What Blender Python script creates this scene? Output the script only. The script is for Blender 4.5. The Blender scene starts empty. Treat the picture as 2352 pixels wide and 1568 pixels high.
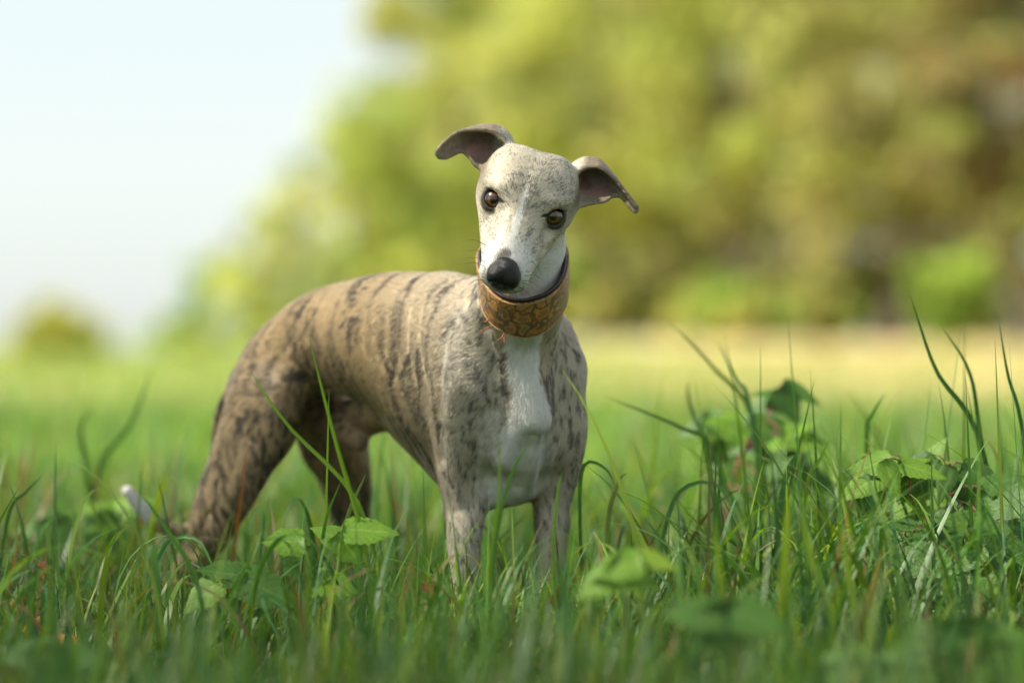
import bpy, math, random
import numpy as np
from mathutils import Vector, Matrix, kdtree

# ------------------------------------------------------------------ camera
SC = bpy.context.scene
COL = SC.collection
CAM_H = 0.41                                   # a crouching photographer
cam_data = bpy.data.cameras.new('camera')
cam_data.lens = 135.0
cam_data.sensor_width = 36.0
cam_data.clip_start = 0.05
cam_data.clip_end = 3000.0
cam_data.dof.use_dof = True
cam_data.dof.focus_distance = 4.80
cam_data.dof.aperture_fstop = 2.2
cam = bpy.data.objects.new('camera', cam_data)
cam.location = (0.0, 0.0, CAM_H)
cam.rotation_euler = (math.radians(90.0), 0.0, 0.0)
COL.objects.link(cam)
SC.camera = cam

# ------------------------------------------------------------------ world, sun, exposure
SUN_EL, SUN_AZ = math.radians(50.0), math.radians(-104.0)   # azimuth clockwise from +Y (view direction)
world = bpy.data.worlds.new('World')
SC.world = world
world.use_nodes = True
wn = world.node_tree
wn.nodes.clear()
w_out = wn.nodes.new('ShaderNodeOutputWorld')
w_bg = wn.nodes.new('ShaderNodeBackground')
w_sky = wn.nodes.new('ShaderNodeTexSky')
w_sky.sky_type = 'NISHITA'
w_sky.sun_disc = False
w_sky.sun_elevation = SUN_EL
w_sky.sun_rotation = SUN_AZ
w_sky.air_density = 1.0
w_sky.dust_density = 0.7
w_sky.ozone_density = 1.0
w_hs = wn.nodes.new('ShaderNodeHueSaturation')        # thin, even high cloud veils the blue
w_hs.inputs['Saturation'].default_value = 0.45
wn.links.new(w_sky.outputs['Color'], w_hs.inputs['Color'])
w_veil = wn.nodes.new('ShaderNodeMix')
w_veil.data_type = 'RGBA'
w_veil.inputs['Factor'].default_value = 0.72
w_veil.inputs['B'].default_value = (1.42, 1.64, 1.67, 1.0)
wn.links.new(w_hs.outputs['Color'], w_veil.inputs['A'])
wn.links.new(w_veil.outputs['Result'], w_bg.inputs['Color'])
w_bg.inputs['Strength'].default_value = 0.12
wn.links.new(w_bg.outputs['Background'], w_out.inputs['Surface'])

sun_data = bpy.data.lights.new('sun', 'SUN')
sun_data.energy = 5.0
sun_data.angle = math.radians(3.0)
sun_data.color = (1.0, 0.93, 0.79)
sun = bpy.data.objects.new('sun', sun_data)
sd = Vector((math.sin(SUN_AZ) * math.cos(SUN_EL), math.cos(SUN_AZ) * math.cos(SUN_EL), math.sin(SUN_EL)))
sun.rotation_euler = sd.to_track_quat('Z', 'Y').to_euler()
sun.location = sd * 50
COL.objects.link(sun)

SC.view_settings.view_transform = 'Standard'
SC.view_settings.look = 'None'
SC.view_settings.gamma = 1.0
SC.view_settings.use_curve_mapping = False
SC.view_settings.exposure = 1.60
SC.render.engine = 'CYCLES'
SC.cycles.use_denoising = True
SC.cycles.max_bounces = 6
SC.cycles.diffuse_bounces = 3
SC.cycles.glossy_bounces = 2
SC.cycles.transmission_bounces = 4
SC.cycles.transparent_max_bounces = 6
SC.cycles.use_adaptive_sampling = True
SC.cycles.adaptive_threshold = 0.02

rng = np.random.default_rng(7)
random.seed(7)
FPX = 135.0 / 36.0 * 2352.0


def P(x, y, d):
    """photo pixel (2352 x 1568) at depth d metres from the camera -> world point"""
    return np.array([(x - 1176.0) / FPX * d, d, CAM_H - (y - 784.0) / FPX * d])


def set_props(o, label=None, cat=None, group=None, kind=None):
    if label: o['label'] = label
    if cat: o['category'] = cat
    if group: o['group'] = group
    if kind: o['kind'] = kind
    return o


def empty(name, loc=(0, 0, 0)):
    o = bpy.data.objects.new(name, None)
    o.empty_display_size = 0.05
    o.location = loc
    COL.objects.link(o)
    return o


def mesh_from(name, verts, faces, mat=None, parent=None, smooth=True):
    me = bpy.data.meshes.new(name)
    v = np.asarray(verts, dtype=np.float32).reshape(-1, 3)
    if isinstance(faces, np.ndarray):
        n, k = faces.shape
        me.vertices.add(len(v))
        me.vertices.foreach_set('co', v.ravel())
        me.loops.add(n * k)
        me.loops.foreach_set('vertex_index', faces.astype(np.int32).ravel())
        me.polygons.add(n)
        me.polygons.foreach_set('loop_start', np.arange(0, n * k, k, dtype=np.int32))
        me.update(calc_edges=True)
    else:
        me.from_pydata([tuple(p) for p in v.tolist()], [], [tuple(f) for f in faces])
        me.update()
    if smooth:
        me.polygons.foreach_set('use_smooth', np.ones(len(me.polygons), dtype=bool))
    o = bpy.data.objects.new(name, me)
    COL.objects.link(o)
    if mat: me.materials.append(mat)
    if parent:
        o.parent = parent
        o.matrix_parent_inverse = Matrix.Translation(-Vector(parent.location)) if parent.type == 'EMPTY' else parent.matrix_basis.inverted()
    return o


def vcol(o, name, cols):
    a = o.data.color_attributes.new(name, 'FLOAT_COLOR', 'POINT')
    c = np.ones((len(o.data.vertices), 4), dtype=np.float32)
    c[:, :3] = cols
    a.data.foreach_set('color', c.ravel())


def new_mat(name):
    m = bpy.data.materials.new(name)
    m.use_nodes = True
    nt = m.node_tree
    return m, nt, nt.nodes['Principled BSDF']


# ------------------------------------------------------------------ numpy noise
def _hash(ix, iy, iz, seed):
    h = (ix.astype(np.uint32) * np.uint32(374761393) + iy.astype(np.uint32) * np.uint32(668265263)
         + iz.astype(np.uint32) * np.uint32(2147483647) + np.uint32(seed * 1013904223 & 0xffffffff))
    h = (h ^ (h >> np.uint32(13))) * np.uint32(1274126177)
    h = h ^ (h >> np.uint32(16))
    return (h & np.uint32(0xffffff)).astype(np.float32) / np.float32(0xffffff)


def vnoise(p, seed=0):
    """value noise 0..1 of points (n,3)"""
    p = np.asarray(p, dtype=np.float64)
    i = np.floor(p).astype(np.int64)
    f = (p - i).astype(np.float32)
    f = f * f * (3 - 2 * f)
    out = 0
    for dx in (0, 1):
        wx = f[:, 0] if dx else 1 - f[:, 0]
        for dy in (0, 1):
            wy = f[:, 1] if dy else 1 - f[:, 1]
            for dz in (0, 1):
                wz = f[:, 2] if dz else 1 - f[:, 2]
                out = out + wx * wy * wz * _hash(i[:, 0] + dx, i[:, 1] + dy, i[:, 2] + dz, seed)
    return out


def fbm(p, seed=0, octaves=3):
    s, a, t = 0, 0.5, 0
    p = np.asarray(p)
    for k in range(octaves):
        s = s + a * vnoise(p * (2 ** k), seed + k * 17)
        t += a
        a *= 0.5
    return s / t


def sstep(a, b, x):
    t = np.clip((x - a) / (b - a), 0, 1)
    return t * t * (3 - 2 * t)


def catmull(pts, n):
    """resample control rows (k, m) to n rows"""
    pts = np.asarray(pts, dtype=float)
    k = len(pts)
    q = np.vstack([2 * pts[0] - pts[1], pts, 2 * pts[-1] - pts[-2]])
    t = np.linspace(0, k - 1 - 1e-9, n)
    i = np.floor(t).astype(int)
    f = (t - i)[:, None]
    p0, p1, p2, p3 = q[i], q[i + 1], q[i + 2], q[i + 3]
    return 0.5 * (2 * p1 + (p2 - p0) * f + (2 * p0 - 5 * p1 + 4 * p2 - p3) * f ** 2 + (3 * p1 - p0 - 3 * p2 + p3) * f ** 3)

DOG_H = 0.0028
N_HAIR = 460000
# ================================================================== the land
def ss(a, b, x):
    t = min(max((x - a) / (b - a), 0.0), 1.0)
    return t * t * (3 - 2 * t)


def ground_z(x, y):
    """meadow: level by the dog, rising to the wood on the right, falling away on the left"""
    x = np.asarray(x, float); y = np.asarray(y, float)
    w = sstep(-10.0, -2.0, x)
    right = .42 * sstep(20, 95, y)
    left = .10 * sstep(20, 55, y) - 3.0 * sstep(65, 230, y)
    bump = .012 * np.sin(x * 3.1 + 1) * np.cos(y * 2.3) * sstep(1.0, 4.0, np.abs(y - 5.1) + np.abs(x))
    return left * (1 - w) + right * w + bump


ys = np.concatenate([np.linspace(-60, 0, 16), np.linspace(0.5, 30, 100), np.linspace(31, 120, 90), np.geomspace(123, 2500, 40)])
xs = np.concatenate([-np.geomspace(1200, 16, 34), np.linspace(-15, 15, 121), np.geomspace(16, 1200, 34)])
gx, gy = np.meshgrid(xs, ys)
gv = np.stack([gx.ravel(), gy.ravel(), ground_z(gx, gy).ravel()], 1)
nx_ = len(xs)
ii = (np.arange(len(ys) - 1)[:, None] * nx_ + np.arange(nx_ - 1)[None]).ravel()
gf = np.stack([ii, ii + 1, ii + nx_ + 1, ii + nx_], 1)
gm, nt, bs = new_mat('meadow')
tc = nt.nodes.new('ShaderNodeTexCoord')
sx = nt.nodes.new('ShaderNodeSeparateXYZ'); nt.links.new(tc.outputs['Object'], sx.inputs[0])
n0 = nt.nodes.new('ShaderNodeTexNoise'); n0.inputs['Scale'].default_value = .16; n0.inputs['Detail'].default_value = 4
nt.links.new(tc.outputs['Object'], n0.inputs['Vector'])
n1 = nt.nodes.new('ShaderNodeTexNoise'); n1.inputs['Scale'].default_value = 3.0; n1.inputs['Detail'].default_value = 6
nt.links.new(tc.outputs['Object'], n1.inputs['Vector'])
# the cut, straw-coloured field begins some 25 m out, its edge wavering
md = nt.nodes.new('ShaderNodeMath'); md.operation = 'MULTIPLY_ADD'; nt.links.new(n0.outputs['Fac'], md.inputs[0]); md.inputs[1].default_value = 20.0
nt.links.new(sx.outputs['Y'], md.inputs[2])
mr = nt.nodes.new('ShaderNodeMapRange'); mr.inputs['From Min'].default_value = 24.0; mr.inputs['From Max'].default_value = 48.0
nt.links.new(md.outputs[0], mr.inputs['Value'])
# greener on the left
mx_ = nt.nodes.new('ShaderNodeMapRange'); mx_.inputs['From Min'].default_value = -2.0; mx_.inputs['From Max'].default_value = 4.5
nt.links.new(sx.outputs['X'], mx_.inputs['Value'])
straw = nt.nodes.new('ShaderNodeMix'); straw.data_type = 'RGBA'
nt.links.new(mx_.outputs['Result'], straw.inputs['Factor'])
straw.inputs['A'].default_value = (.19, .265, .045, 1); straw.inputs['B'].default_value = (.52, .395, .200, 1)
sv = nt.nodes.new('ShaderNodeMix'); sv.data_type = 'RGBA'; sv.blend_type = 'MULTIPLY'; sv.inputs['Factor'].default_value = .5
cr = nt.nodes.new('ShaderNodeValToRGB'); nt.links.new(n1.outputs['Fac'], cr.inputs['Fac'])
cr.color_ramp.elements[0].position = .3; cr.color_ramp.elements[0].color = (.45, .45, .4, 1)
cr.color_ramp.elements[1].position = .7; cr.color_ramp.elements[1].color = (1, 1, 1, 1)
nt.links.new(straw.outputs['Result'], sv.inputs['A']); nt.links.new(cr.outputs['Color'], sv.inputs['B'])
near = nt.nodes.new('ShaderNodeMix'); near.data_type = 'RGBA'
near.inputs['A'].default_value = (.035, .045, .012, 1); near.inputs['B'].default_value = (.055, .095, .020, 1)
nt.links.new(n1.outputs['Fac'], near.inputs['Factor'])
gmx = nt.nodes.new('ShaderNodeMix'); gmx.data_type = 'RGBA'
nt.links.new(mr.outputs['Result'], gmx.inputs['Factor'])
nt.links.new(near.outputs['Result'], gmx.inputs['A']); nt.links.new(sv.outputs['Result'], gmx.inputs['B'])
nt.links.new(gmx.outputs['Result'], bs.inputs['Base Color'])
bs.inputs['Roughness'].default_value = .95; bs.inputs['Specular IOR Level'].default_value = .1
bp = nt.nodes.new('ShaderNodeBump'); bp.inputs['Strength'].default_value = .6; bp.inputs['Distance'].default_value = .05
nt.links.new(n1.outputs['Fac'], bp.inputs['Height']); nt.links.new(bp.outputs['Normal'], bs.inputs['Normal'])
ground = mesh_from('meadow_ground', gv, gf, gm)
ground['kind'] = 'structure'
# ================================================================== trees
def leaf_material(name, transl=.35, rough=.5, spec=.3, attr='tint'):
    m, nt, bs = new_mat(name)
    at = nt.nodes.new('ShaderNodeAttribute'); at.attribute_name = attr
    nt.links.new(at.outputs['Color'], bs.inputs['Base Color'])
    bs.inputs['Roughness'].default_value = rough
    bs.inputs['Specular IOR Level'].default_value = spec
    tr = nt.nodes.new('ShaderNodeBsdfTranslucent')
    hs = nt.nodes.new('ShaderNodeHueSaturation'); hs.inputs['Saturation'].default_value = 1.1; hs.inputs['Value'].default_value = 1.25
    nt.links.new(at.outputs['Color'], hs.inputs['Color']); nt.links.new(hs.outputs['Color'], tr.inputs['Color'])
    mx = nt.nodes.new('ShaderNodeMixShader'); mx.inputs['Fac'].default_value = transl
    out = nt.nodes['Material Output']
    nt.links.new(bs.outputs[0], mx.inputs[1]); nt.links.new(tr.outputs[0], mx.inputs[2]); nt.links.new(mx.outputs[0], out.inputs['Surface'])
    return m


tree_leaf = leaf_material('tree_leaves', .42, .6, .15)
bark, nt, bs = new_mat('bark')
nz = nt.nodes.new('ShaderNodeTexNoise'); nz.inputs['Scale'].default_value = 9
cr = nt.nodes.new('ShaderNodeValToRGB'); nt.links.new(nz.outputs['Fac'], cr.inputs['Fac'])
cr.color_ramp.elements[0].color = (.035, .026, .018, 1); cr.color_ramp.elements[1].color = (.12, .095, .07, 1)
nt.links.new(cr.outputs['Color'], bs.inputs['Base Color']); bs.inputs['Roughness'].default_value = .9


def limbs(base, top, r0, rs, n_limb, crown_r):
    """tapered trunk and limbs as one mesh"""
    V, F = [], []
    def add(pts, rad, sides=7):
        o = len(V)
        v, f = tube_np(pts, rad, sides)
        V.extend(v); F.extend([tuple(q + o for q in k) for k in f])
    mid = (base + top) / 2 + np.array([rs.normal(0, .25), rs.normal(0, .25), 0])
    tp = catmull([base - np.array([0, 0, .15]), mid, top], 9)
    add(tp, np.linspace(r0, r0 * .25, 9))
    for k in range(n_limb):
        t = rs.uniform(.25, .9)
        p0 = tp[int(t * 8)]
        a = rs.uniform(0, 2 * math.pi)
        ln = crown_r * rs.uniform(.55, .95) * (1.1 - .5 * t)
        e = p0 + np.array([math.cos(a) * ln, math.sin(a) * ln, ln * rs.uniform(.25, .8)])
        m = (p0 + e) / 2 + np.array([0, 0, -.08 * ln])
        add(catmull([p0, m, e], 6), np.linspace(r0 * .42 * (1.1 - t), r0 * .06, 6), 5)
    return V, F


def tube_np(pts, rad, sides=6):
    pts = np.asarray(pts, float); n = len(pts)
    T = np.gradient(pts, axis=0); T /= np.linalg.norm(T, axis=1, keepdims=True) + 1e-12
    v = []
    for i in range(n):
        ref = np.array([0, 1.0, 0.1]) if abs(T[i][2]) > .7 else np.array([0, 0, 1.0])
        U = np.cross(T[i], ref); U /= np.linalg.norm(U) + 1e-12
        W = np.cross(T[i], U)
        for k in range(sides):
            a = 2 * math.pi * k / sides
            v.append(pts[i] + rad[i] * (math.cos(a) * U + math.sin(a) * W))
    f = []
    for i in range(n - 1):
        for k in range(sides):
            a, b = i * sides + k, i * sides + (k + 1) % sides
            f.append((a, b, b + sides, a + sides))
    return v, f


def crown_mesh(c, r, rs, n_clump, n_leaf, clump_r, leaf, tints):
    """leaf-sized quads gathered in clumps through the crown; returns verts, quads, colours"""
    d = rs.normal(size=(n_clump, 3)); d /= np.linalg.norm(d, axis=1, keepdims=True)
    rad = rs.uniform(.35, 1.0, n_clump) ** .5
    cc = c + d * r * rad[:, None]
    cr_ = clump_r * rs.uniform(.6, 1.35, n_clump)
    ct = np.asarray(tints)[rs.integers(0, len(tints), n_clump)] * rs.uniform(.7, 1.3, (n_clump, 1))
    k = np.repeat(np.arange(n_clump), n_leaf)
    n = len(k)
    dd = rs.normal(size=(n, 3)); dd /= np.linalg.norm(dd, axis=1, keepdims=True)
    p = cc[k] + dd * (cr_[k] * rs.uniform(.3, 1.0, n) ** .6)[:, None] * np.array([1, 1, .75])
    nr = dd + rs.normal(size=(n, 3)) * .7 + np.array([0, 0, .35]); nr /= np.linalg.norm(nr, axis=1, keepdims=True)
    u = np.cross(nr, rs.normal(size=(n, 3))); u /= np.linalg.norm(u, axis=1, keepdims=True)
    v = np.cross(nr, u)
    s = leaf * rs.uniform(.6, 1.3, n)[:, None]
    V = np.stack([p - u * s * .5, p + v * s * .32, p + u * s * .5, p - v * s * .32], 1).reshape(-1, 3)
    Q = np.arange(n * 4).reshape(n, 4)
    col = ct[k] * rs.uniform(.75, 1.25, (n, 1))
    return V, Q, np.repeat(np.clip(col, .01, .7), 4, 0)


YG = [(.37, .41, .095), (.44, .45, .12), (.29, .35, .080), (.47, .45, .15)]
OLIVE = [(.27, .295, .080), (.34, .345, .10), (.18, .215, .060), (.39, .37, .13)]
BROWN = [(.18, .165, .060), (.24, .20, .075), (.14, .14, .055), (.28, .205, .08)]
GREEN = [(.18, .31, .045), (.24, .36, .055), (.30, .38, .07)]
AUTUMN = [(.52, .41, .08), (.44, .41, .08), (.38, .40, .09)]


def tree(name, label, cat, x, ytop, d, rx_px, tints, seed, skirt=.12, group=None, clumps=80, leaves=110, leaf=.26, loc=None, h=None, rad=None):
    rs = np.random.default_rng(seed)
    if loc is None:
        X = (x - 1176) / FPX * d
        zb = float(ground_z(X, d))
        top = CAM_H + (784 - ytop) / FPX * d
        r = rx_px / FPX * d
    else:
        X, d = loc; zb = float(ground_z(X, d)); top = zb + h; r = rad
    H_ = top - zb
    root = empty(name, (X, d, zb))
    set_props(root, label, cat, group)
    base = np.array([X, d, zb])
    V, F = limbs(base, base + np.array([rs.normal(0, .2), 0, H_ * .8]), max(.05, H_ * .022), rs, 9, r)
    mesh_from('trunk', V, F, bark, root)
    c = base + np.array([0, 0, H_ * (skirt + (1 - skirt) / 2)])
    R = np.array([r, r * .9, H_ * (1 - skirt) / 2])
    cl = min(1.2 if loc is None else 1.7, max(.16, min(r, H_) * .26))
    V, Q, col = crown_mesh(c, R * .9, rs, clumps, leaves, cl, leaf, tints)
    keep = np.repeat(V.reshape(-1, 4, 3)[:, :, 2].min(1) > zb - .05, 1)
    Q = Q[keep]
    o = mesh_from('crown', V, Q, tree_leaf, root, smooth=False)
    vcol(o, 'tint', col)
    return root


G_ = 'trees along the far edge of the field'
tree('tree', 'tall dark brownish tree at the right edge of the background', 'tree', 2370, -250, 70, 300, BROWN + OLIVE[:1], 101, .10, G_, 80)
tree('tree', 'tall olive tree in the background between the dark right tree and the yellow ones', 'tree', 2040, -330, 79, 310, OLIVE + BROWN[:1], 102, .14, G_, 90)
tree('tree', 'tall yellow-green tree in the background, right of the dog\'s hanging ear', 'tree', 1700, -300, 86, 310, YG + OLIVE, 103, .16, G_, 90)
tree('tree', 'tall yellow-green tree standing straight behind the dog\'s head', 'tree', 1370, -330, 93, 320, YG + OLIVE[:2], 104, .15, G_, 90)
tree('tree', 'pale yellow tree whose left side borders the open sky', 'tree', 1030, -260, 106, 270, YG, 105, .12, G_, 85)
tree('small_tree', 'smaller yellow-green tree stepping down beside the pale yellow one', 'tree', 790, 230, 125, 165, YG, 106, .06, G_, 60, 90)
tree('small_tree', 'low rounded tree above the dog\'s back, third from the sky gap', 'tree', 650, 425, 140, 150, YG, 107, .05, G_, 50, 90)
tree('small_tree', 'low tree above the dog\'s rump, second from the sky gap', 'tree', 520, 565, 150, 130, YG + GREEN[:1], 108, .05, G_, 45, 80)
tree('bush', 'low bush at the left end of the tree line by the sky gap', 'bush', 415, 690, 158, 95, YG + GREEN, 109, .04, G_, 36, 70)
tree('bush', 'lone round yellowing bush on the far left skyline', 'bush', 130, 688, 190, 132, AUTUMN + YG[:2], 110, .0, None, 90, 130, .34)
U_ = 'undergrowth shrubs below the trees'
tree('shrub', 'bright green shrub below the dark tree at the right edge', 'shrub', 2190, 575, 66, 120, GREEN, 111, .02, U_, 40, 90)
tree('shrub', 'yellow-green shrub under the tall tree right of the dog', 'shrub', 1650, 640, 80, 130, YG + GREEN, 112, .02, U_, 40, 90)
tree('shrub', 'olive shrub in the shade between the two tall right-hand trees', 'shrub', 1880, 650, 76, 100, OLIVE + GREEN, 113, .02, U_, 36, 80)
tree('shrub', 'yellow-green shrub directly behind the dog\'s collar', 'shrub', 1290, 600, 88, 110, YG + GREEN, 114, .02, U_, 36, 80)
tree('shrub', 'pale yellow shrub above the dog\'s withers', 'shrub', 960, 560, 100, 140, YG, 115, .02, U_, 40, 80)
B_ = 'second row of trees behind the first'
for k, (x, yt, d, rx, tt, lab) in enumerate((
        (2230, -420, 98, 330, OLIVE + BROWN, 'dark tree of the second row, behind the right picture edge'),
        (1880, -420, 104, 330, OLIVE + BROWN[:2], 'olive tree of the second row, seen between the two right-hand trees'),
        (1550, -420, 110, 330, OLIVE, 'olive tree of the second row, right of the dog\'s head'),
        (1230, -300, 118, 300, OLIVE + YG[:1], 'olive tree of the second row, hidden behind the dog\'s head'),
        (960, 120, 130, 200, YG + OLIVE[:1], 'lower yellow-green tree of the second row above the dog\'s withers'))):
    tree('tree', lab, 'tree', x, yt, d, rx, tt, 140 + k, .03, B_, 100, 110, .30)
for k, (x, yt, d, rx) in enumerate(((2010, 560, 90, 150), (1760, 600, 92, 150), (1480, 560, 98, 150), (1130, 560, 104, 140))):
    lab = ['dark hazel at the foot of the second row, right', 'dark hazel at the foot of the second row, right of centre', 'dark hazel behind the dog\'s right-hand side', 'dark hazel behind the dog\'s collar'][k]
    tree('hazel', lab, 'shrub', x, yt, d, rx, OLIVE + BROWN[:1], 150 + k, .02, U_, 50, 90)
wh = ['above the dog\'s withers', 'behind the dog\'s collar', 'right of the dog\'s neck', 'behind the leaning olive blade', 'behind the reddish stem', 'left of the tallest dark blade', 'behind the tallest dark blade', 'at the right picture edge']
for k in range(8):
    tree('hedge_bush', 'dark hedge bush closing the gap under the trees ' + wh[k], 'bush', 1000 + 185 * k, 540 + 30 * ((k * 5) % 3), 122, 150, OLIVE + BROWN, 170 + k, .0, 'hedge under the far trees', 46, 90, .28)
# unseen open-crowned trees added on the left to shade dog and near grass
for k, (lx, ly, hh, rr, nl, lab) in enumerate(((-9.6, 2.6, 14.5, 4.9, 13, 'unseen open-crowned tree added left of the photographer to shade the dog'),
                                             (-9.0, -4.6, 14.0, 4.6, 18, 'unseen open-crowned tree added behind the photographer on the left for shade'))):
    tree('added_shade_tree', lab, 'tree', 0, 0, 0, 0, GREEN, 190 + k, .40, 'unseen trees added for shade', 110, nl, .36, loc=(lx, ly), h=hh, rad=rr)
# ================================================================== grass
def blades(root, height, width, az, lean, bend, seg, tint, twist=None, taper=.0):
    """ribbons: root (n,3); lean = tilt at the root, bend = extra tilt towards the tip (rad)"""
    n = len(root)
    t = np.linspace(0, 1, seg + 1)
    ang = lean[:, None] + bend[:, None] * t[None] ** 1.5                      # tilt from vertical
    ds = (height / seg)[:, None]
    hx = np.concatenate([np.zeros((n, 1)), np.cumsum(np.sin(ang[:, :-1]) * ds, 1)], 1)
    hz = np.concatenate([np.zeros((n, 1)), np.cumsum(np.cos(ang[:, :-1]) * ds, 1)], 1)
    dirx, diry = np.cos(az), np.sin(az)
    c = np.stack([root[:, 0, None] + hx * dirx[:, None], root[:, 1, None] + hx * diry[:, None], root[:, 2, None] + hz], 2)
    tw = np.zeros(n) if twist is None else twist
    a2 = az[:, None] + np.pi / 2 + tw[:, None] * t[None]
    side = np.stack([np.cos(a2), np.sin(a2), np.zeros_like(a2)], 2)
    w = width[:, None] * (np.minimum(1, .55 + 1.6 * t) * (1 - t ** 2.2) + .03)[None] * .5
    A, B = c - side * w[..., None], c + side * w[..., None]
    V = np.stack([A, B], 2).reshape(n * (seg + 1) * 2, 3)
    base = (np.arange(n) * (seg + 1) * 2)[:, None] + (np.arange(seg) * 2)[None]
    Q = np.stack([base, base + 1, base + 3, base + 2], 2).reshape(-1, 4)
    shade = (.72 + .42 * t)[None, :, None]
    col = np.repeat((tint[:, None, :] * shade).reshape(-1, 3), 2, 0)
    return V, Q, col


grass_mat = leaf_material('grass_blade', .42, .42, .34)
GT = np.array([(.130, .270, .035), (.100, .235, .038), (.190, .320, .035), (.075, .190, .055), (.260, .370, .040), (.110, .240, .075)])


def grass_tints(rs, n, dry=.05):
    c = GT[rs.integers(0, len(GT), n)] * rs.uniform(.75, 1.3, (n, 1))
    k = rs.random(n) < dry
    c[k] = np.array([.27, .21, .08]) * rs.uniform(.6, 1.1, (k.sum(), 1))
    k = rs.random(n) < dry * .4
    c[k] = np.array([.36, .17, .05]) * rs.uniform(.6, 1.1, (k.sum(), 1))
    return c


def field(name, label, d0, d1, per_m2, h0, h1, w0, w1, seg, seed, margin=.45, dry=.05, thin=None, arch=(1.05, .75), tilt=.20, tints=None, mul=1.0):
    rs = np.random.default_rng(seed)
    half = lambda d: .1345 * d + margin
    n = int((half(d0) + half(d1)) * (d1 - d0) * per_m2)
    d = rs.uniform(d0, d1, n * 2)
    x = rs.uniform(-half(d1), half(d1), n * 2)
    k = np.abs(x) < half(d)
    x, d = x[k][:n], d[k][:n]
    # tussocks: pull blades towards clump centres
    nz = fbm(np.stack([x * 5, d * 5, d * 0], 1), seed, 2)
    k = rs.random(len(x)) < sstep(.25, .6, nz) * .75 + .25
    if thin is not None: k &= rs.random(len(x)) < thin(x, d)
    x, d, nz = x[k], d[k], nz[k]
    n = len(x)
    root = np.stack([x, d, ground_z(x, d) - .004], 1)
    hgt = (h0 + (h1 - h0) * rs.beta(2.0, 3.6, n)) * (.75 + .5 * nz)
    wid = rs.uniform(w0, w1, n)
    az = rs.uniform(0, 2 * np.pi, n)
    lean = np.abs(rs.normal(tilt, .20, n))
    bend = np.abs(rs.normal(arch[0], arch[1], n)) * (rs.random(n) < .88)
    tc_ = grass_tints(rs, n, dry) if tints is None else np.asarray(tints)[rs.integers(0, len(tints), n)] * rs.uniform(.6, 1.3, (n, 1))
    patch = .62 + .76 * fbm(np.stack([x * 2.6, d * 2.6, d * 0], 1), seed + 5, 2)          # greener and yellower patches of sward
    tc_ = tc_ * (mul * patch)[:, None] if mul < 1 else tc_
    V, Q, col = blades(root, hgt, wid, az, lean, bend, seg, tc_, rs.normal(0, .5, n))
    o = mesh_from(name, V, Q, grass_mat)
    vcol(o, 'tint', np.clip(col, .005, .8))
    set_props(o, label, 'grass', kind='stuff')
    return o


def off_dog(x, d):
    """fewer tall blades where the dog's weight has parted them"""
    return 1 - .72 * sstep(.20, .0, np.maximum(np.abs(x + .17) - .27, 0) + np.maximum(np.abs(d - 5.1) - .55, 0))


field('foreground_grass', 'blurred green grass close to the lens along the bottom edge', 2.3, 4.15, 2200, .07, .27, .0036, .0085, 6, 201, mul=.56)
field('meadow_grass', 'lush green grass around the dog\'s feet', 4.15, 6.6, 3700, .05, .22, .0026, .0066, 8, 202, dry=.08, mul=.55)
field('tall_meadow_grass', 'taller arching blades scattered through the grass around the dog', 4.3, 6.4, 170, .16, .36, .0044, .0090, 12, 204, dry=.10, thin=off_dog, mul=.72)
field('meadow_grass_behind', 'soft blurred grass stretching from behind the dog to the field', 6.6, 17.5, 1150, .08, .26, .005, .011, 4, 203, 1.4, .09, mul=.86)
field('arching_grass', 'broad arching blades bending over among the shorter grass', 4.35, 5.9, 190, .20, .44, .0055, .0100, 14, 205, dry=.10, thin=off_dog, arch=(2.3, .5), tilt=.10, mul=.70)
field('dry_thatch', 'dead straw-coloured blades lying low in the grass', 4.2, 6.2, 420, .08, .22, .0020, .0045, 6, 206, arch=(.4, .4), tilt=1.15,
      tints=[(.40, .30, .13), (.30, .20, .08), (.46, .38, .20), (.33, .15, .05)])
right_side = lambda x, d: sstep(.12, .40, x) * (.45 + .55 * sstep(.35, .6, vnoise(np.stack([x * 6, d * 6, d * 0], 1), 77)))
field('grass_tangle', 'tall tangled bright grass right of the dog', 4.35, 6.3, 1250, .17, .46, .0034, .0085, 10, 207, dry=.05, thin=right_side, arch=(1.3, .8), tilt=.22, mul=.68)
left_side = lambda x, d: sstep(-.34, -.52, x)
field('grass_tangle', 'tangled grass at the left picture edge', 4.5, 6.0, 500, .10, .28, .0030, .0065, 9, 208, dry=.12, thin=left_side, arch=(1.2, .8), tilt=.3, mul=.45)
before_legs = lambda x, d: sstep(.24, .16, np.abs(x + .02)) * (.3 + .7 * sstep(.3, .55, vnoise(np.stack([x * 12, d * 12, d * 0], 1), 78)))
field('foreleg_grass', 'soft grass standing in front of the dog\'s forelegs', 4.15, 4.86, 2600, .11, .27, .0026, .0060, 9, 209, dry=.05, thin=before_legs, arch=(.9, .7), tilt=.18, mul=.85)
field('far_dry_grass', 'sunlit dry grass at the edge of the straw field', 17.0, 60.0, 26, .08, .28, .012, .024, 4, 210, 1.5, tints=[(.26, .31, .07), (.42, .36, .16), (.18, .28, .05), (.22, .29, .06)])
# ================================================================== the whippet
f32 = np.float32
LAT_B = np.array([0.795, 0.607, 0.0])          # the dog's left, at the loin
LAT_F = np.array([0.92, 0.392, 0.0])           # and at the chest, which is turned to the camera
LAT_H = np.array([1.0, 0.0, 0.0])


def smin(a, b, k):
    k = f32(k)
    h = np.clip(0.5 + 0.5 * (b - a) / k, 0, 1)
    return b + (a - b) * h - k * h * (1 - h)


def smax(a, b, k):
    return -smin(-a, -b, k)


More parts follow.
